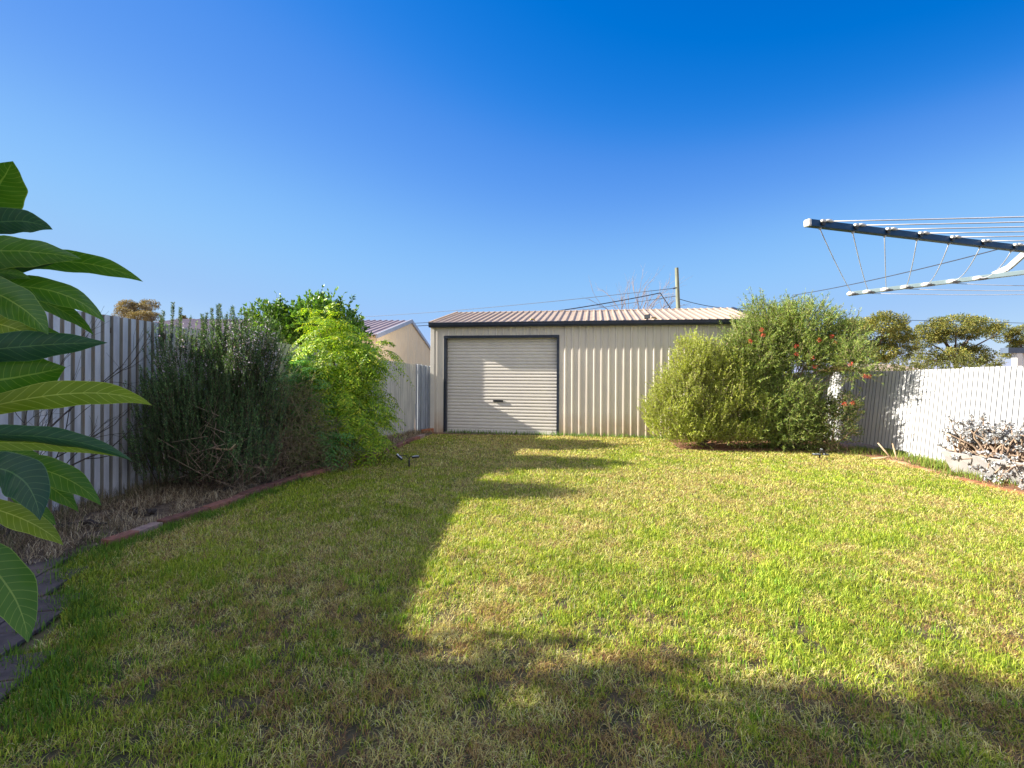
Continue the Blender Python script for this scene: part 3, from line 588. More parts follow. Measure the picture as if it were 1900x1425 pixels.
# wispy dry bush between the rosemary and the feathery tree
def wispy():
    t = thing('wispy_shrub', 'straggly olive shrub of thin tangled stems right of the rosemary', 'shrub', (-2.95, 6.35, 0))
    pos, u = lobe_pts([(-2.95, 6.5, .5, .55, .4, .55), (-2.6, 6.9, .3, .5, .3, .3), (-3.1, 6.6, .95, .4, .35, .4)], 2200, .1, 1.6, gap=.2, gs=3.5)
    n = len(pos); per = 14
    p, ld, d, tl, s = twig_leaves(pos, u, .28, per, up=.1, out=.5, jit=.9, spread=.7)
    leaves('foliage', p, ld, .034, .004, pal(len(p), [(.2, .3, .08), (.3, .38, .12), (.34, .28, .15), (.13, .22, .06)]), M['leaf'], t)
    twigmesh('twigs', pos, d, tl, .0022, M['paleb'], t); limbs('branches', (-3.0, 6.4, 0), pos, .009, M['bark'], t, 26, 5)
    pos, u = lobe_pts([(-3.05, 6.1, .35, .3, .25, .35)], 240, .2); d = nrm(R.normal(size=(240, 3))*[1, 1, .7]); twigmesh('dead_twigs', pos, d, .25+.2*R.random(240), .0025, M['paleb'], t)
wispy()
# ------------------------------------------------------------------ feathery (bipinnate) foliage
def fronds(tree, pos, u, flen, droop, cs, wts=None, mat=None, per=13):
    n = len(pos); d = nrm(u*[1, 1, .5]+R.normal(size=(n, 3))*.35+np.array([0, 0, .25])); L = flen*(.6+.7*R.random(n))
    side = nrm(np.cross(d, [0, 0, 1.])); P_ = []; D_ = []; LL = []; T_ = []
    for k in range(per):
        s = (k+.5)/per; c = pos+d*(L*s)[:, None]; c[:, 2] -= droop*L*s*s
        tan = d.copy(); tan[:, 2] -= 2*droop*s; tan = nrm(tan); nz_ = np.cross(side, tan)
        for sg in (-1, 1):
            P_.append(c); D_.append(nrm(side*sg+tan*.55-nz_*.25+np.array([0, 0, -.2])+R.normal(size=(n, 3))*.12)); LL.append(L*.34*math.sin(math.pi*(s*.8+.15))); T_.append(nz_)
    Pn, Dn, Ln, Nn = np.concatenate(P_), np.concatenate(D_), np.concatenate(LL), np.concatenate(T_)
    # each pinna: three short leaflets rows so that the edge is broken
    q = np.concatenate([Pn+Dn*(Ln*f)[:, None] for f in (0, .33, .66)]); dd = np.concatenate([nrm(Dn+R.normal(size=Dn.shape)*.22) for _ in range(3)]); l2 = np.tile(Ln*.4, 3)
    tone = np.tile(np.tile(.8+.4*R.random(n), per*2), 3)
    leaves('foliage', q, dd, l2, l2*.34+.003, pal(len(q), cs, wts, .12, tone), mat or M['leaf'], tree, fold=.1, Nn=np.tile(Nn, (3, 1))+R.normal(size=q.shape)*.3)
    mb = MB()
    for i in range(0, n, 2):
        pts = []
        for k in range(4):
            s = k/3; c = pos[i]+d[i]*L[i]*s; c = c.copy(); c[2] -= droop*L[i]*s*s; pts.append(c)
        mb.tube(pts, [.003, .0025, .002, .001], 3, cap=False)
    mb.build('leaf_stalks', M['stalk'], tree)
M['stalk'] = pmat('green_stalk', (.2, .24, .06), (.3, .24, .08), 9, .6)
def feathery():
    t = thing('feathery_tree', 'young tree with drooping yellow green feathery leaves in front of the low fence', 'tree', (-2.55, 7.5, 0))
    lobes = [(-2.55, 7.45, .62, .62, .5, .5), (-2.68, 7.5, 1.15, .6, .5, .42), (-2.7, 7.55, 1.6, .52, .42, .42), (-2.9, 7.5, 2.0, .26, .25, .32), (-2.05, 7.5, 1.68, .22, .2, .17), (-2.35, 7.4, .5, .36, .3, .33)]
    pos, u = lobe_pts(lobes, 760, .3, 2, gap=.2, gs=3, zmin=.28)
    fronds(t, pos, u, .42, .8, [(.28, .46, .03), (.44, .6, .04), (.17, .32, .035), (.64, .68, .06)], (4, 3, 2.4, 1.4))
    limbs('branches', (-2.55, 7.55, 0), pos, .016, M['bark'], t, 34, 8)
    s = thing('feathery_sapling', 'darker feathery leaved sapling in shade between the rosemary and the bright feathery tree', 'sapling', (-3.2, 7.0, 0))
    pos, u = lobe_pts([(-3.15, 7.0, 1.2, .38, .35, .3), (-3.1, 6.9, .8, .35, .3, .4), (-2.75, 6.85, .5, .35, .25, .3)], 330, .3, 2, zmin=.2)
    fronds(s, pos, u, .34, .5, [(.1, .28, .08), (.16, .36, .09)])
    limbs('branches', (-3.1, 7.0, 0), pos, .012, M['bark'], s, 18, 9)
feathery()
# ------------------------------------------------------------------ broad leaved shrub shapes
def bushy(name, label, cat, base, lobes, nt_, per, tl, L, W, cs, wts, mat, up=.5, out=.7, jit=.35, spread=.8, gap=.2, gs=3, rmin=.35, bark='bark', nb=40, br=.015, twr=.003, tonea=.75, toneb=.5, pf=.3):
    t = thing(name, label, cat, base); pos, u = lobe_pts(lobes, nt_, rmin, 2, gap, gs, zmin=.06)
    p, ld, d, tll, s = twig_leaves(pos, u, tl, per, up, out, jit, spread); tone = np.repeat(tonea+toneb*vnoise(pos, 2.5, 4), per)
    leaves('foliage', p, ld, L*(.7+.6*R.random(len(p))), W*(.7+.6*R.random(len(p))), pal(len(p), cs, wts, .14, tone), mat, t, fold=pf)
    twigmesh('twigs', pos, d, tll, twr, M[bark], t); limbs('branches', base, pos, br, M[bark], t, nb, len(label))
    return t, pos
citrus, _ = bushy('citrus_tree', 'glossy green citrus tree rising beyond the low fence', 'tree', (-4.1, 9.6, 0),
    [(-4.55, 9.5, 2.05, .62, .6, .6), (-3.7, 9.5, 2.25, .6, .6, .58), (-3.3, 9.4, 1.9, .45, .5, .5), (-4.3, 9.7, 2.35, .4, .4, .3)], 1500, 11, .2, .085, .042,
    [(.09, .22, .03), (.16, .32, .035), (.26, .42, .05)], (4, 3, 1.5), M['glossy'], up=.6, out=.8, gap=.15, nb=30, br=.03, bark='bark', twr=.004)
bushy('soft_green_bush', 'rounded soft green bush of fine pointed leaves hiding the right of the shed wall', 'bush', (3.6, 9.2, 0),
    [(2.95, 9.1, .55, .48, .45, .5), (3.2, 9.15, .95, .5, .5, .55), (3.4, 9.2, 1.55, .35, .4, .5), (3.75, 9.2, 1.4, .35, .4, .5), (3.7, 9.05, .6, .6, .45, .6), (4.25, 9.05, .65, .55, .45, .65), (4.25, 9.2, 1.35, .42, .4, .5), (3.3, 9.0, .28, .6, .4, .28), (4.2, 8.95, .28, .7, .35, .28)], 5600, 24, .22, .038, .012,
    [(.46, .53, .08), (.33, .41, .07), (.57, .63, .14), (.58, .6, .28)], (4, 3, 2.5, 1.2), M['leaf'], up=1.0, out=.55, jit=.3, spread=.6, gap=.27, gs=2.9, bark='paleb', nb=50, br=.008)
grev, gpos = bushy('red_flowered_shrub', 'tall airy shrub with fine leaves and red spidery flowers at the right shed corner', 'shrub', (5.0, 9.2, 0),
    [(4.95, 9.3, 2.3, .4, .45, .5), (5.45, 9.1, 2.2, .6, .5, .42), (5.95, 8.9, 1.95, .5, .45, .35), (4.6, 9.2, 1.75, .5, .5, .5), (5.35, 9.1, 1.6, .6, .5, .42), (5.05, 8.95, .85, .75, .45, .75), (4.5, 9.2, 1.2, .4, .4, .6), (5.9, 8.45, 1.55, .28, .35, .3), (5.0, 8.85, .3, .8, .35, .3)], 6000, 24, .28, .055, .0095,
    [(.24, .35, .075), (.35, .45, .1), (.14, .22, .06), (.46, .49, .15)], (4, 3, 3, 1.5), M['leaf'], up=.75, out=.8, jit=.4, spread=.5, gap=.33, gs=2.7, rmin=.2, bark='paleb', nb=70, br=.014)
def sprays(name, spec, L, W, cs, mat, parent, per=60):
    P1 = []; D1 = []; mb = MB()
    for px0, py0, px1, py1, Yd in spec:
        for _ in range(5):
            a, b = P(px0+R.normal()*14, py0, Yd+R.normal()*.12), P(px1+R.normal()*13, py1+abs(R.normal())*14, Yd+R.normal()*.12); m_ = a.lerp(b, .5)+Vector((R.normal()*.04, 0, .03)); mb.tube([a, m_, b], [.005, .004, .0015], 3, cap=False)
            dr = np.array((b-a).normalized())
            for k in range(per):
                q = .2+.8*R.random(); P1.append(np.array((a*(1-q)**2+m_*2*q*(1-q)+b*q*q))+R.normal(size=3)*.012); D1.append(dr+R.normal(size=3)*.6)
    leaves(name, np.array(P1), np.array(D1), L, W, pal(len(P1), cs), mat, parent); mb.build('spray_stems', M['paleb'], parent)
sprays('sprays', [(1440, 600, 1440, 542, 9.2), (1455, 600, 1470, 538, 9.2), (1425, 610, 1405, 560, 9.2), (1490, 610, 1500, 560, 9.0), (1520, 620, 1540, 556, 9.0), (1530, 630, 1560, 578, 9.0), (1380, 640, 1362, 585, 9.2), (1365, 660, 1345, 612, 9.2), (1560, 640, 1598, 600, 8.8), (1570, 660, 1612, 640, 8.7), (1560, 680, 1612, 690, 8.6)], .055, .01, [(.28, .36, .09), (.4, .44, .13), (.2, .27, .08)], M['leaf'], grev)
for px, py in [(1413, 612), (1416, 622), (1478, 642), (1478, 657), (1543, 624), (1549, 636), (1512, 680), (1578, 675), (1605, 698), (1613, 699), (1567, 750), (1582, 748), (1392, 633), (1520, 631), (1507, 664)]:
    Yd = 8.5 if px < 1560 else 8.1; c = np.array(P(px, py, Yd)); k = 34; d = nrm(R.normal(size=(k, 3))); leaves('flower', c+d*.01, d, .04, .007, pal(k, [(.6, .08, .04), (.75, .17, .1), (.45, .04, .04)]), M['petal'], grev)
mb = MB()
for px, py in [(1605, 698), (1578, 675), (1567, 750)]:
    a = P(px, py, 8.9); mb.tube([(5.9, 9.4, a.z-.25), ((5.9+a.x)/2, 9.2, a.z-.02), a], [.008, .006, .003], 4)
mb.build('flower_stalks', M['paleb'], grev, smooth=True)
bushy('dark_low_shrub', 'small dark green shrub under the red flowered shrub against the right fence', 'shrub', (5.75, 8.7, 0),
    [(5.75, 8.65, .5, .33, .4, .45), (5.4, 8.8, .35, .35, .3, .3), (5.9, 8.65, .8, .25, .35, .22)], 900, 12, .14, .035, .014, [(.09, .15, .035), (.14, .21, .045), (.2, .2, .06)], (3, 3, 1), M['leaf'], gap=.1, bark='tanb', nb=12, br=.01)
tufts('bed_grass', [(x, 8.95+.2*R.random()) for x in np.arange(4.2, 6.1, .06)], 14, .07, .16, [(.1, .18, .04), (.16, .24, .05)], w_=.008)
# arched dry cane and loose sticks
mb = MB(); mb.tube([P(1500, 798, 8.7), P(1530, 810, 8.6), P(1538, 822, 8.55), P(1537, 834, 8.5), P(1528, 838, 8.5)], [.006, .008, .009, .008, .006], 6); tag(mb.build('bent_cane', M['tanb'], None, smooth=True), 'bent tan cane arching down behind the right solar light', 'cane')
for k, (a, b, c, l) in enumerate([((1629, 822), (1643, 838), (1655, 853), 'pale dry stick leaning by the shadowed fence, leftmost of the upright pair'), ((1656, 823), (1660, 838), (1666, 858), 'pale dry stick standing by the shadowed fence, right of the leaning one'), ((1617, 851), (1635, 850), (1652, 847), 'pale dry stick lying flat at the lawn edge by the right fence')]):
    mb = MB(); Yd = 7.75; mb.tube([P(*a, Yd+.15), P(*b, Yd+.05), P(*c, Yd)], [.012, .014, .009], 6); tag(mb.build('dry_stick', M['tanb'], None, smooth=True), l, 'stick')
# bare dead shrub on the left fence
def fract(mb, p, d, L, r, depth, rs, spread=.6, n=3, seg=4, grav=0):
    pts = [p]; dd = d.copy()
    for i in range(seg):
        dd = (dd+Vector((rs.uniform(-1, 1), rs.uniform(-1, 1), rs.uniform(-1, 1)))*.18).normalized(); pts.append(pts[-1]+dd*L/seg)
    mb.tube(pts, [r*(1-.45*i/seg) for i in range(seg+1)], 5 if r > .01 else 3, cap=False)
    if depth:
        for k in range(n):
            b = pts[rs.randint(2, seg)]; nd = (dd+Vector((rs.uniform(-1, 1), rs.uniform(-1, 1), rs.uniform(-1, 1)+grav))*spread).normalized(); fract(mb, b, nd, L*rs.uniform(.5, .8), r*.55, depth-1, rs, spread, n, seg, grav)
rs = random.Random(12); mb = MB(); t = thing('dead_shrub', 'bare dark twiggy shrub in front of the left fence below the broad leaves', 'shrub', (-4.0, 3.9, 0))
for a, d in (((-4.1, 3.9, 0), (.1, .3, 1)), ((-4.05, 3.8, 0), (.3, .5, .8)), ((-4.1, 3.9, .4), (.35, .6, .3)), ((-4.1, 3.9, .6), (.25, .6, .45))): fract(mb, Vector(a), Vector(d).normalized(), .75, .011, 3, rs, .55, 3)
mb.build('branches', M['deadb'], t, smooth=True)
# fallen dark log bits
rs = random.Random(4)
for (px, py, n_, l) in ((150, 982, 9, 'blackened rotten roots lying in the straw nearest the broad leaves'), (265, 957, 6, 'smaller blackened root piece in the straw farther along the left bed')):
    mb = MB(); c = G(px, py)
    for k in range(n_):
        p = c+Vector((rs.uniform(-.14, .14), rs.uniform(-.05, .05), rs.uniform(.015, .035))); q = p+Vector((rs.uniform(-.14, .14), rs.uniform(-.08, .08), rs.uniform(-.01, .03))); m_ = (p+q)/2+Vector((rs.uniform(-.02, .02), rs.uniform(-.02, .02), rs.uniform(0, .02)))
        mb.tube([p, m_, q], [rs.uniform(.008, .02), rs.uniform(.015, .028), .006], 6)
    tag(mb.build('rotten_root', M['deadb'], None, smooth=False), l, 'root')
# ------------------------------------------------------------------ gum trees and bare tree
def gum(label, px, y_top, Yd, clumps, tp, n=19000, cs=None, leaf=.2):
    b = P(px, 690, Yd); base = (b.x, Yd, 0); t = thing('gum_tree', label, 'tree', base, 'gum trees on the skyline')
    lobes = []
    for cx, cy, rx, ry in clumps:
        c = P(cx, cy, Yd+R.normal()*1.0); k = Yd/FX; lobes.append((c.x, c.y, c.z, rx*k*1.12, rx*k*.9, ry*k*1.2))
    pos, u = lobe_pts(lobes, n, .4, 2.2, .36, 1.1); tone = .7+.6*vnoise(pos, .9, 4)
    d = nrm(u+R.normal(size=pos.shape)*.7); 
    leaves('crown', pos, d, leaf*(.6+.8*R.random(len(pos))), leaf*.45, pal(len(pos), cs or [(.17, .2, .045), (.33, .33, .07), (.09, .125, .04), (.4, .34, .09)], None, .15, tone), M['leaf'], t)
    mb = MB(); tr = Vector((b.x, Yd, 0)); fk = P(tp[0], tp[1], Yd)
    mb.tube([tr, tr.lerp(fk, .5)+Vector((.2, 0, 0)), fk], [.3, .22, .17], 8)
    for l in lobes: 
        e = Vector(l[:3]); mb.tube([fk, fk.lerp(e, .5)+Vector((0, 0, .2)), e], [.13, .09, .04], 6, cap=False)
    mb.build('trunk', M['euc'], t, smooth=True); return t
gum('spreading gum tree crown directly right of the red flowered shrub', 1628, 585, 55, [(1595, 605, 26, 14), (1640, 600, 34, 16), (1672, 618, 22, 16), (1610, 630, 26, 16), (1655, 632, 20, 12), (1640, 655, 26, 14), (1600, 660, 24, 12), (1678, 655, 12, 14), (1570, 610, 18, 14), (1615, 668, 30, 10), (1580, 640, 20, 16), (1690, 635, 12, 14)], (1628, 672), 26000)
gum('widest umbrella shaped gum tree on the right skyline', 1770, 587, 58, [(1735, 612, 32, 18), (1775, 602, 36, 15), (1820, 602, 34, 14), (1855, 618, 20, 16), (1715, 632, 18, 12), (1750, 625, 24, 10), (1800, 620, 26, 8), (1770, 662, 24, 15), (1810, 660, 26, 16), (1735, 662, 20, 14), (1840, 668, 22, 12), (1712, 672, 20, 10), (1790, 648, 22, 10), (1700, 655, 14, 12)], (1772, 668), 27000)
gum('gum tree at the right picture edge above the white house corner', 1905, 610, 60, [(1885, 625, 16, 12), (1905, 618, 20, 12), (1880, 655, 18, 8), (1900, 645, 22, 12), (1930, 625, 26, 16)], (1905, 670), 10000)
gum('brownish gum tree crown over the tall left fence', 262, 555, 62, [(236, 568, 16, 10), (258, 573, 20, 9), (276, 566, 17, 9), (226, 580, 14, 8), (283, 588, 14, 8), (262, 588, 20, 9), (240, 583, 14, 6)], (255, 600), 16000, [(.22, .17, .1), (.17, .15, .09), (.27, .2, .11)], .15)
gum('tiny far gum tree crown between the rosemary spikes', 344, 588, 75, [(344, 594, 9, 6), (335, 598, 8, 4), (352, 598, 6, 4)], (344, 606), 1500, [(.16, .13, .07), (.12, .11, .05)], .3)
bt = thing('bare_tree', 'leafless grey tree behind the shed ridge left of the pole', 'tree', (7.6, 28, 0)); rs = random.Random(5); mb = MB()
b0 = P(1182, 618, 28); mb.tube([(b0.x, 28, 0), (b0.x, 28, b0.z)], [.16, .12], 7)
for k in range(11):
    a = (k-5)/5; d = Vector((a*.95, rs.uniform(-.3, .3), 1-.35*abs(a))).normalized(); fract(mb, Vector((b0.x+a*.25, 28, b0.z-.3)), d, 1.85, .034, 3, rs, .42, 3, 5, .25)
mb.build('branches', M['greyb'], bt, smooth=True)
hedge, _ = bushy('low_hedge', 'olive green shrubs just above the sunlit fence top', 'hedge', (11, 11, 0), [(11.3, 13.5, .95, 1.1, .6, .85), (10.3, 13.2, .85, .9, .6, .8), (12.6, 13.5, 1.05, 1.0, .6, .85)], 1800, 14, .22, .05, .022, [(.14, .17, .04), (.2, .2, .05)], None, M['leaf'], gap=.1, nb=20)
# off-frame neighbour's tree whose shade falls over the near lawn
st, _ = bushy('shade_tree', 'leafy tree beyond the left fence beside the camera shading the near lawn', 'tree', (-6.3, .4, 0),
    [(-6.2, .8, 2.1, 1.0, 1.65, 1.0), (-6.1, 1.0, 3.1, 1.0, 1.5, .9), (-6.2, .95, 4.2, 1.1, 1.4, .8), (-6.0, -.6, 3.4, 1.2, 1.3, 1.4), (-6.1, 2.1, 2.45, .6, .55, .5), (-6.2, .9, 5.1, 1.0, 1.35, .6)], 5200, 13, .3, .12, .055, [(.07, .13, .03), (.1, .17, .04)], None, M['leaf'], gap=.3, gs=2.2, rmin=.1, nb=24, br=.05)
# ------------------------------------------------------------------ silver succulent in a planter
M['conc'] = pmat('grey_concrete_planter', (.36, .34, .33), (.27, .26, .26), 5, .85, bump=.25, c3=(.42, .33, .25), t3=.6, s3=4)
FD = Vector((.15, -1, 0)).normalized(); FN = Vector((-1, -.15, 0)).normalized()
K = G(1766, 876); pl = thing('planter', 'grey tapered concrete trough planter against the sunlit fence', 'planter', tuple(K))
L0, W0, H0, tpr = 1.25, .34, .3, .09
V = []
for (z, e, inn) in ((0, 0, 0), (H0, tpr, 0), (H0, tpr, .035), (.06, .0, .035)):
    for a, b in ((-e+inn, -e+inn), (L0+e-inn, -e+inn), (L0+e-inn, W0+e-inn), (-e+inn, W0+e-inn)): V.append(K+FD*a-FN*b+UP*z)
F = [(3, 2, 1, 0)]+[(i+r, (i+1) % 4+r, (i+1) % 4+r+4, i+r+4) for r in (0, 4, 8) for i in range(4)]+[(12, 13, 14, 15)]
mesh('trough', V, F, M['conc'], pl, bevel=.01)
mb = MB(); mb.box(K+FD*L0/2-FN*W0/2+UP*(H0-.06), (L0/2+.03, W0/2+.03, .02), FD, FN, UP); mb.build('potting_soil', M['mulch'], pl)
def succulent():
    t = thing('silver_succulent', 'sprawling succulent with silver grey leaves and twisting tan stems spilling from the planter', 'succulent', tuple(K+FD*.6)); rs = random.Random(21); mb = MB(); P1 = []; D1 = []
    for k in range(180):
        s = rs.uniform(.02, 1.35); b = K+FD*s-FN*rs.uniform(.02, W0)+UP*(H0-.03); spill = rs.random() < (.6 if s > .5 else 0)
        d = (FN*rs.uniform(.3, 1.0)+FD*rs.uniform(-.7, .5)+UP*rs.uniform(.1, .5)) if spill else (FN*rs.uniform(-.5, .5)+FD*rs.uniform(-.7, .5)+UP*rs.uniform(.5, 1.1))
        d.normalize(); L = rs.uniform(.3, .62); p = b.copy(); pts = [p.copy()]; n = 9
        for i in range(n):
            d = (d+Vector((rs.uniform(-1, 1), rs.uniform(-1, 1), rs.uniform(-1, 1)))*.42+UP*(-.22 if spill and i < 6 else .05)).normalized(); p = p+d*L/n; p.z = max(p.z, .03); pts.append(p.copy())
        mb.tube(pts, [.014-.0009*i for i in range(n+1)], 5)
        for q in ([-1, -2, -4] if rs.random() < .7 else [-1]):
            c = pts[q]
            for m in range(rs.randint(20, 30)):
                v = Vector((rs.gauss(0, 1), rs.gauss(0, 1), rs.gauss(.5, .8))).normalized(); P1.append(c+v*.006); D1.append(v)
    mb.build('stems', M['paleb'], t, smooth=True)
    n = len(P1); leaves('foliage', np.array(P1), np.array(D1), .038*(.7+.6*R.random(n)), .024, pal(n, [(.52, .53, .55), (.38, .39, .39), (.65, .66, .7), (.3, .25, .2)], (4, 3, 2, 1), .1), M['silver'], t, fold=.2)
succulent()
# ------------------------------------------------------------------ solar garden lights
M['grey'] = pmat('grey_plastic', (.25, .26, .28), None, 20, .35); M['cell'] = pmat('lamp_face', (.6, .66, .72), (.5, .55, .6), 30, .15)
def solar(label, base, sc, mirror, spec):
    t = thing('solar_spotlight', label, 'garden light', tuple(base), None); mb = MB(); mb.tube([base-UP*.02, base+UP*.02*sc, base+UP*.1*sc, base+UP*.13*sc], [.008, .014, .013, .008], 8); mb.build('stake', M['black'], t, smooth=True)
    for (ex, ez, hx, hz, tilt) in spec:
        top = base+UP*.13*sc; e = top+Vector((ex*mirror, -.02, ez)); mb = MB(); mb.tube([top, top+Vector((ex*.25*mirror, 0, ez*.25+.03)), top+Vector((ex*.7*mirror, 0, ez*.6+.02)), e], .0055, 6); a = mb.build('arm', M['black'], t, smooth=True)
        X = Vector((math.cos(tilt)*mirror, 0, math.sin(tilt))); mb = MB(); mb.box(e+X*hx*.6, (hx, .035, hz), X, (0, 1, 0), Vector((0, 1, 0)).cross(X)*-1); h = mb.build('lamp_head', M['black'], t, bevel=.004)
        mb = MB(); mb.box(e+X*hx*.6+UP*(hz+.002), (hx*.88, .029, .002), X, (0, 1, 0), Vector((0, 1, 0)).cross(X)*-1); mb.build('lens', M['cell'], h)
b = G(759, 868)
solar('black twin headed solar stake light at the lawn edge below the feathery tree', b, 1.0, 1, [(.07, .03, .05, .012, .08), (-.16, .05, .055, .013, -.7)])
b = G(1521, 852)
solar('solar stake light with flat cross panel and tilted head before the red flowered shrub', b, .6, 1, [(.02, .07, .045, .012, -.8), (-.1, .0, .055, .01, 0), (.06, .0, .04, .01, 0)])
# ------------------------------------------------------------------ rotary clothesline
M['blue'] = pmat('blue_painted_metal', (.008, .06, .16), (.012, .07, .18), 6, .5, spec=.25); M['silv'] = pmat('silver_metal', (.62, .64, .62), (.55, .57, .56), 20, .3, metal=.3)
M['wht'] = pmat('white_plastic', (.78, .77, .74), (.7, .7, .68), 12, .4); M['line'] = pmat('clothes_line_cord', (.75, .72, .74), None, 9, .6); M['galv'] = pmat('pale_green_grey_arm', (.2, .27, .3), None, 9, .35)
ch = thing('rotary_clothesline', 'blue and silver rotary clothesline with white cleats and cords reaching in from the right', 'clothesline', (3.0, 2.25, 0))
At, Ae = P(1500, 414, 1.7), P(1905, 457, 2.05); Ad = (Ae-At); 
Bt, Be = P(1578, 545, 3.0), P(1905, 515, 2.55); Bd = (Be-Bt)
hub = Vector((3.0, 2.3, 2.05)); 
A2 = Ae+Ad*.42; B2 = Be+Bd*.5; hub = (A2+B2)/2
def arm(t0, t1, mat, w_, h_, nm='arm'):
    mb = MB(); mb.span(t0, t1, w_, h_); return mb.build(nm, mat, ch, bevel=.003)
aA = arm(At, hub, M['blue'], .012, .0125); aB = arm(Bt, hub, M['galv'], .012, .012)
Dn = (hub-At).normalized(); mb = MB(); mb.box(At-Dn*.004, (.007, .0135, .014), Dn, UP.cross(Dn).normalized(), UP); mb.build('end_cap', M['wht'], aA, bevel=.006)
DB = (hub-Bt).normalized(); mb = MB(); mb.box(Bt-DB*.004, (.008, .0135, .014), DB, UP.cross(DB).normalized(), UP); mb.build('end_cap', M['wht'], aB, bevel=.006)
Arm3 = hub+(hub-Bt)*1.0; Arm4 = hub+(hub-At)*1.0
aC = arm(Arm3, hub, M['galv'], .012, .012); aD = arm(Arm4, hub, M['galv'], .012, .0125)
mb = MB(); mb.tube([(hub.x, hub.y, 0), hub-UP*.1, hub+UP*.5], [.024, .024, .022], 14); mb.build('post', M['galv'], ch, smooth=True)
mb = MB(); mb.tube([hub-UP*.04, hub+UP*.04], .05, 14); mb.build('hub', M['galv'], ch)
apx = [1520, 1581, 1640, 1700, 1759, 1817, 1875]; LA = (hub-At).length
def online(T, D, px):
    lo, hi = 0, 5
    for _ in range(40):
        m = (lo+hi)/2; q = T+D*m; x = CX+FX*q.x/q.y
        if x < px: lo = m
        else: hi = m
    return T+D*lo
nA = UP.cross(Dn).normalized(); nA = nA if nA.y < 0 else -nA; AZv = Dn.cross(nA); AZv = AZv if AZv.z > 0 else -AZv
nB = UP.cross(DB).normalized(); nB = nB if nB.y < 0 else -nB
bpx = [1581, 1611, 1644, 1681, 1720, 1767, 1816]
ptsA = [online(At, Dn, x) for x in apx]; ptsB = [online(Bt, DB, x) for x in bpx]
step = (ptsA[1]-ptsA[0]).length
for i, q in enumerate(ptsA):
    mb = MB(); c = q+nA*.018+AZv*.007
    mb.box(c-Dn*.006, (.009, .006, .005), Dn, nA, AZv); mb.build('cleat', M['wht'], aA, bevel=.003)
    mb = MB(); mb.tube([c+Dn*.007+AZv*.002, c+Dn*.02+AZv*.0035, c+Dn*.034+AZv*.003, c+Dn*.041+AZv*.002], [.0045, .0058, .005, .0025], 8); mb.build('cleat', M['wht'], aA, smooth=True)
    mb = MB(); mb.tube([q-AZv*.012, q-AZv*.018], [.006, .004], 8); mb.build('eyelet', M['wht'], aA)
    mb = MB(); mb.box(q-Dn*.004-AZv*.002+nA*.0155, (.0075, .004, .005), Dn, nA, AZv); mb.build('cleat_base', M['black'], aA)
for i, q in enumerate(ptsB):
    mb = MB(); c = q+nB*.014+UP*-.002; mb.tube([c-DB*.026, c-DB*.014, c, c+DB*.016], [.007, .0125, .0125, .0045], 8); mb.build('cleat', M['wht'], aB, smooth=True)
    mb = MB(); mb.box(c+DB*.014-UP*.008, (.016, .01, .005), DB, nB, UP); mb.build('cleat_base', M['black'], aB)
def cord(a, b, sag, r=.0016):
    mb = MB(); mb.tube([(lambda t: a.lerp(b, t)-UP*sag*4*t*(1-t))(k/10) for k in range(11)], r, 5); mb.build('line', M['line'], ch, smooth=True)
for i in range(7):
    cord(ptsA[i]-AZv*.016, ptsB[i]+nB*.012, .012+.004*i, .0017)
    ta = (ptsA[i]-hub).length/LA; tb = (ptsB[i]-hub).length/(Bt-hub).length
    cord(ptsA[i]+AZv*.014+Dn*.03, hub+(Arm3-hub)*ta+UP*.02, .012, .0022)
    if i % 2: cord(ptsB[i]-UP*.012, hub+(Arm4-hub)*tb-UP*.01, .03, .0018)
    cord(hub+(Arm3-hub)*ta, hub+(Arm4-hub)*tb, .012)
sa, sb = P(1843, 510, 2.66), P(1871, 497, 2.6); sc_ = P(1905, 467, 2.52)
mb = MB(); mb.span(sa, sb+(sb-sa)*.03, .008, .015); mb.span(sb, sc_, .008, .015); top = sc_+(sc_-sb)*1.2; mb.span(sc_, hub+UP*.38, .008, .015); mb.build('brace', M['silv'], ch, bevel=.003)
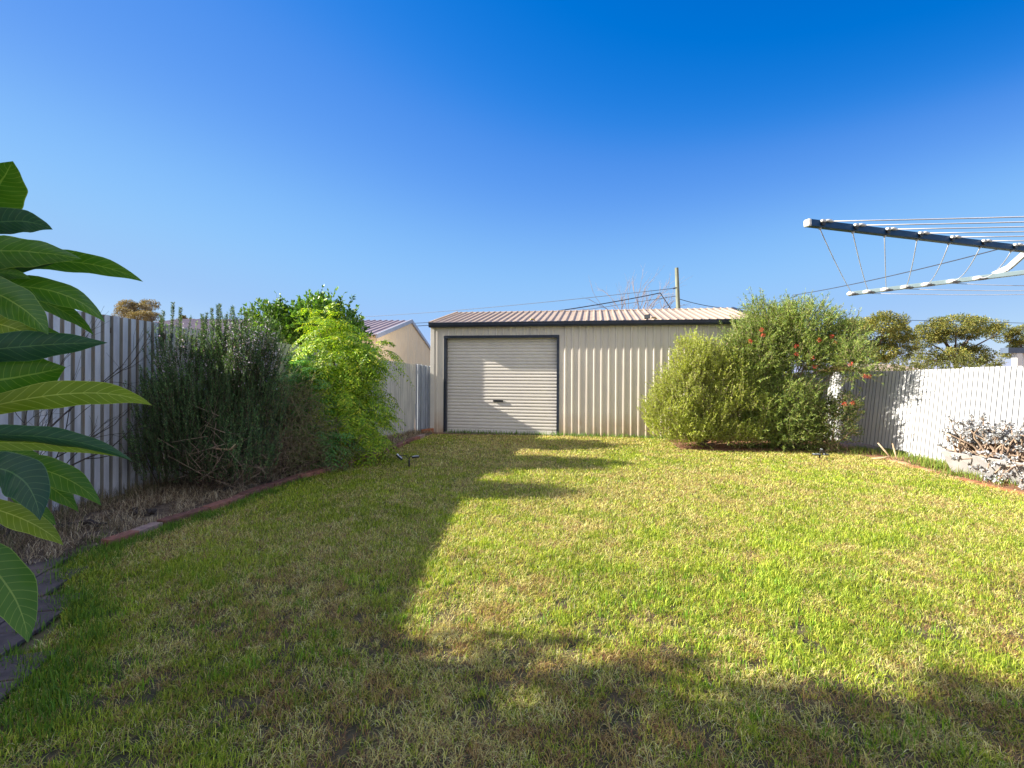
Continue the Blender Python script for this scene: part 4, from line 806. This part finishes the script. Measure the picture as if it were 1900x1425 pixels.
# ------------------------------------------------------------------ frangipani-like broad leaves, left foreground
def leaf_material(nm, c1, c2, vein):
    m, t, b = newmat(nm); b.inputs['Roughness'].default_value = .36; b.inputs['Specular IOR Level'].default_value = .5
    uv = N_(t, 'ShaderNodeUVMap'); sep = N_(t, 'ShaderNodeSeparateXYZ'); t.links.new(uv.outputs[0], sep.inputs[0])
    def mth(op, a, b_=None, v=None):
        n = N_(t, 'ShaderNodeMath', operation=op); t.links.new(a, n.inputs[0])
        if b_ is not None: t.links.new(b_, n.inputs[1])
        elif v is not None: n.inputs[1].default_value = v
        return n.outputs[0]
    ua = mth('ABSOLUTE', sep.outputs[0]); vv = mth('MULTIPLY', sep.outputs[1], v=17); us = mth('MULTIPLY', ua, v=1.5)
    fr_ = mth('FRACT', mth('SUBTRACT', vv, us)); tri = mth('ABSOLUTE', mth('SUBTRACT', fr_, v=.5))
    vein_ = mth('LESS_THAN', tri, v=.05); mid = mth('LESS_THAN', ua, v=.035); edge = mth('GREATER_THAN', ua, v=.965)
    allv = mth('MAXIMUM', mth('MULTIPLY', vein_, v=.55), mth('MULTIPLY', mth('MAXIMUM', mid, edge), v=.9))
    tc = N_(t, 'ShaderNodeTexCoord'); nz_ = N_(t, 'ShaderNodeTexNoise'); nz_.inputs['Scale'].default_value = 14; t.links.new(tc.outputs['Object'], nz_.inputs['Vector'])
    mx = N_(t, 'ShaderNodeMix', data_type='RGBA'); t.links.new(nz_.outputs['Fac'], mx.inputs[0]); mx.inputs[6].default_value = (*c1, 1); mx.inputs[7].default_value = (*c2, 1)
    m2 = N_(t, 'ShaderNodeMix', data_type='RGBA'); t.links.new(allv, m2.inputs[0]); t.links.new(mx.outputs[2], m2.inputs[6]); m2.inputs[7].default_value = (*vein, 1)
    t.links.new(m2.outputs[2], b.inputs['Base Color'])
    bp = N_(t, 'ShaderNodeBump'); bp.inputs['Strength'].default_value = .35; bp.inputs['Distance'].default_value = .002; t.links.new(tri, bp.inputs['Height']); t.links.new(bp.outputs[0], b.inputs['Normal'])
    tr = N_(t, 'ShaderNodeBsdfTranslucent'); mu = N_(t, 'ShaderNodeMix', data_type='RGBA', blend_type='MULTIPLY'); mu.inputs[0].default_value = 1; t.links.new(m2.outputs[2], mu.inputs[6]); mu.inputs[7].default_value = (1.8, 1.6, .4, 1)
    t.links.new(mu.outputs[2], tr.inputs[0]); ms = N_(t, 'ShaderNodeMixShader'); ms.inputs[0].default_value = .42; t.links.new(b.outputs[0], ms.inputs[1]); t.links.new(tr.outputs[0], ms.inputs[2]); t.links.new(ms.outputs[0], t.nodes['Material Output'].inputs[0])
    return m
LM = {'g': leaf_material('broad_leaf_green', (.045, .15, .015), (.075, .2, .02), (.22, .36, .08)), 'y': leaf_material('broad_leaf_yellow_green', (.13, .22, .015), (.18, .28, .02), (.4, .5, .14)), 'd': leaf_material('broad_leaf_blue_green', (.018, .075, .05), (.026, .095, .06), (.09, .2, .11))}
fr_t = thing('frangipani', 'broad leaved frangipani with long shiny drooping leaves at the left edge', 'plant', (-1.75, 1.35, 0))
def bigleaf(b, c, t, w, Yb, Yt, roll, kind, cup=.25, wpos=.5):
    """b base px, c control px, t tip px; w full width in px at the widest; depths at base and tip"""
    pb, pt = P(*b, Yb), P(*t, Yt); pc = P(*c, (Yb+Yt)/2); n, m = 22, 8; V = []; UV = []; wr = w*(Yb+Yt)/2/FX
    for i in range(n+1):
        s = i/n; p = pb*(1-s)**2+pc*2*s*(1-s)+pt*s*s; tg = ((pc-pb)*(1-s)+(pt-pc)*s).normalized()
        view = (p-Vector((0, 0, HC))).normalized(); sd = view.cross(tg).normalized(); nn = tg.cross(sd).normalized()
        ww = wr*(math.sin(math.pi*s**(1 if wpos == .5 else math.log(.5)/math.log(wpos)))**.8*(1.08-.1*s)*(1-s)**.22*1.12+.015*(1-s))
        a = roll
        sdr = sd*math.cos(a)+nn*math.sin(a); nr = nn*math.cos(a)-sd*math.sin(a); wob = 1+.05*math.sin(s*23+b[1])
        for j in range(m+1):
            u = (j/m)*2-1; V.append(p+sdr*ww*.5*u*wob+nr*ww*(cup*(u*u)*.5+.025*math.sin(s*30+u*2))); UV.append((u, s))
    F = [(i*(m+1)+j, i*(m+1)+j+1, (i+1)*(m+1)+j+1, (i+1)*(m+1)+j) for i in range(n) for j in range(m)]
    return mesh('leaf', V, F, LM[kind], fr_t, smooth=True, uv=UV)
LV = [
 ((-60, 420), (-5, 355), (24, 299), 92, 1.25, 1.2, .25, 'g', .25, .5),
 ((-120, 450), (20, 385), (98, 426), 50, 1.3, 1.2, .2, 'd', .3, .55),
 ((-150, 470), (40, 455), (152, 481), 62, 1.2, 1.1, -.35, 'g', .35, .45),
 ((-150, 505), (20, 500), (130, 474), 44, 1.25, 1.2, .5, 'd', .35, .5),
 ((-80, 505), (140, 455), (266, 523), 42, 1.3, 1.15, .2, 'g', .2, .6),
 ((-90, 515), (10, 495), (58, 518), 26, 1.2, 1.15, .2, 'g', .3, .5),
 ((-110, 545), (110, 500), (195, 598), 48, 1.25, 1.1, -.2, 'g', .3, .55),
 ((-100, 520), (110, 545), (174, 622), 34, 1.35, 1.2, .3, 'g', .3, .55),
 ((-110, 510), (40, 545), (90, 621), 62, 1.15, 1.05, .1, 'g', .3, .5),
 ((-60, 560), (50, 560), (76, 592), 22, 1.3, 1.3, .1, 'd', .3, .5),
 ((-120, 590), (10, 590), (75, 632), 62, 1.25, 1.2, -.1, 'y', .3, .5),
 ((-170, 668), (60, 635), (200, 636), 56, 1.15, 1.05, .1, 'd', .3, .5),
 ((-60, 620), (60, 600), (120, 625), 26, 1.4, 1.35, .2, 'g', .3, .5),
 ((-160, 725), (30, 705), (122, 681), 100, 1.2, 1.15, .1, 'g', .3, .5),
 ((60, 760), (85, 735), (114, 722), 20, 1.45, 1.4, .2, 'g', .3, .5),
 ((-80, 770), (60, 735), (165, 728), 34, 1.35, 1.3, .3, 'd', .3, .5),
 ((-160, 795), (160, 690), (282, 752), 50, 1.2, 1.05, .05, 'y', .15, .55),
 ((-150, 812), (130, 790), (247, 856), 36, 1.15, 1.02, .5, 'd', .45, .5),
 ((-150, 828), (90, 808), (225, 848), 26, 1.17, 1.05, -.2, 'y', .2, .5),
 ((-90, 850), (20, 825), (88, 856), 30, 1.3, 1.25, .2, 'g', .3, .5),
 ((-60, 835), (80, 850), (70, 858), 14, 1.3, 1.3, .2, 'y', .3, .5),
 ((-70, 865), (110, 845), (188, 938), 50, 1.28, 1.15, .0, 'g', .25, .55),
 ((-20, 870), (90, 880), (146, 950), 40, 1.35, 1.25, .2, 'g', .3, .55),
 ((-110, 880), (60, 830), (74, 966), 74, 1.05, 1.0, .15, 'd', .3, .6),
 ((-110, 925), (50, 945), (118, 1012), 42, 1.15, 1.05, .0, 'y', .2, .55),
 ((20, 925), (80, 945), (104, 975), 22, 1.3, 1.25, .2, 'g', .3, .5),
 ((-120, 980), (40, 1060), (52, 1193), 74, 1.1, .98, .1, 'g', .2, .55),
]
for L_ in LV: bigleaf(*L_)
mb = MB(); q = Vector((-1.75, 1.35, 0))
for e in (P(-120, 480, 1.28), P(-140, 690, 1.22), P(-130, 830, 1.2), P(-110, 930, 1.2)):
    mb.tube([q, q.lerp(e, .5)+Vector((-.08, 0, 0)), e-Vector((.02, 0, .08)), e], [.03, .025, .02, .016], 8)
mb.build('stem', pmat('grey_green_stem', (.2, .21, .15), (.14, .14, .1), 20, .7), fr_t, smooth=True)
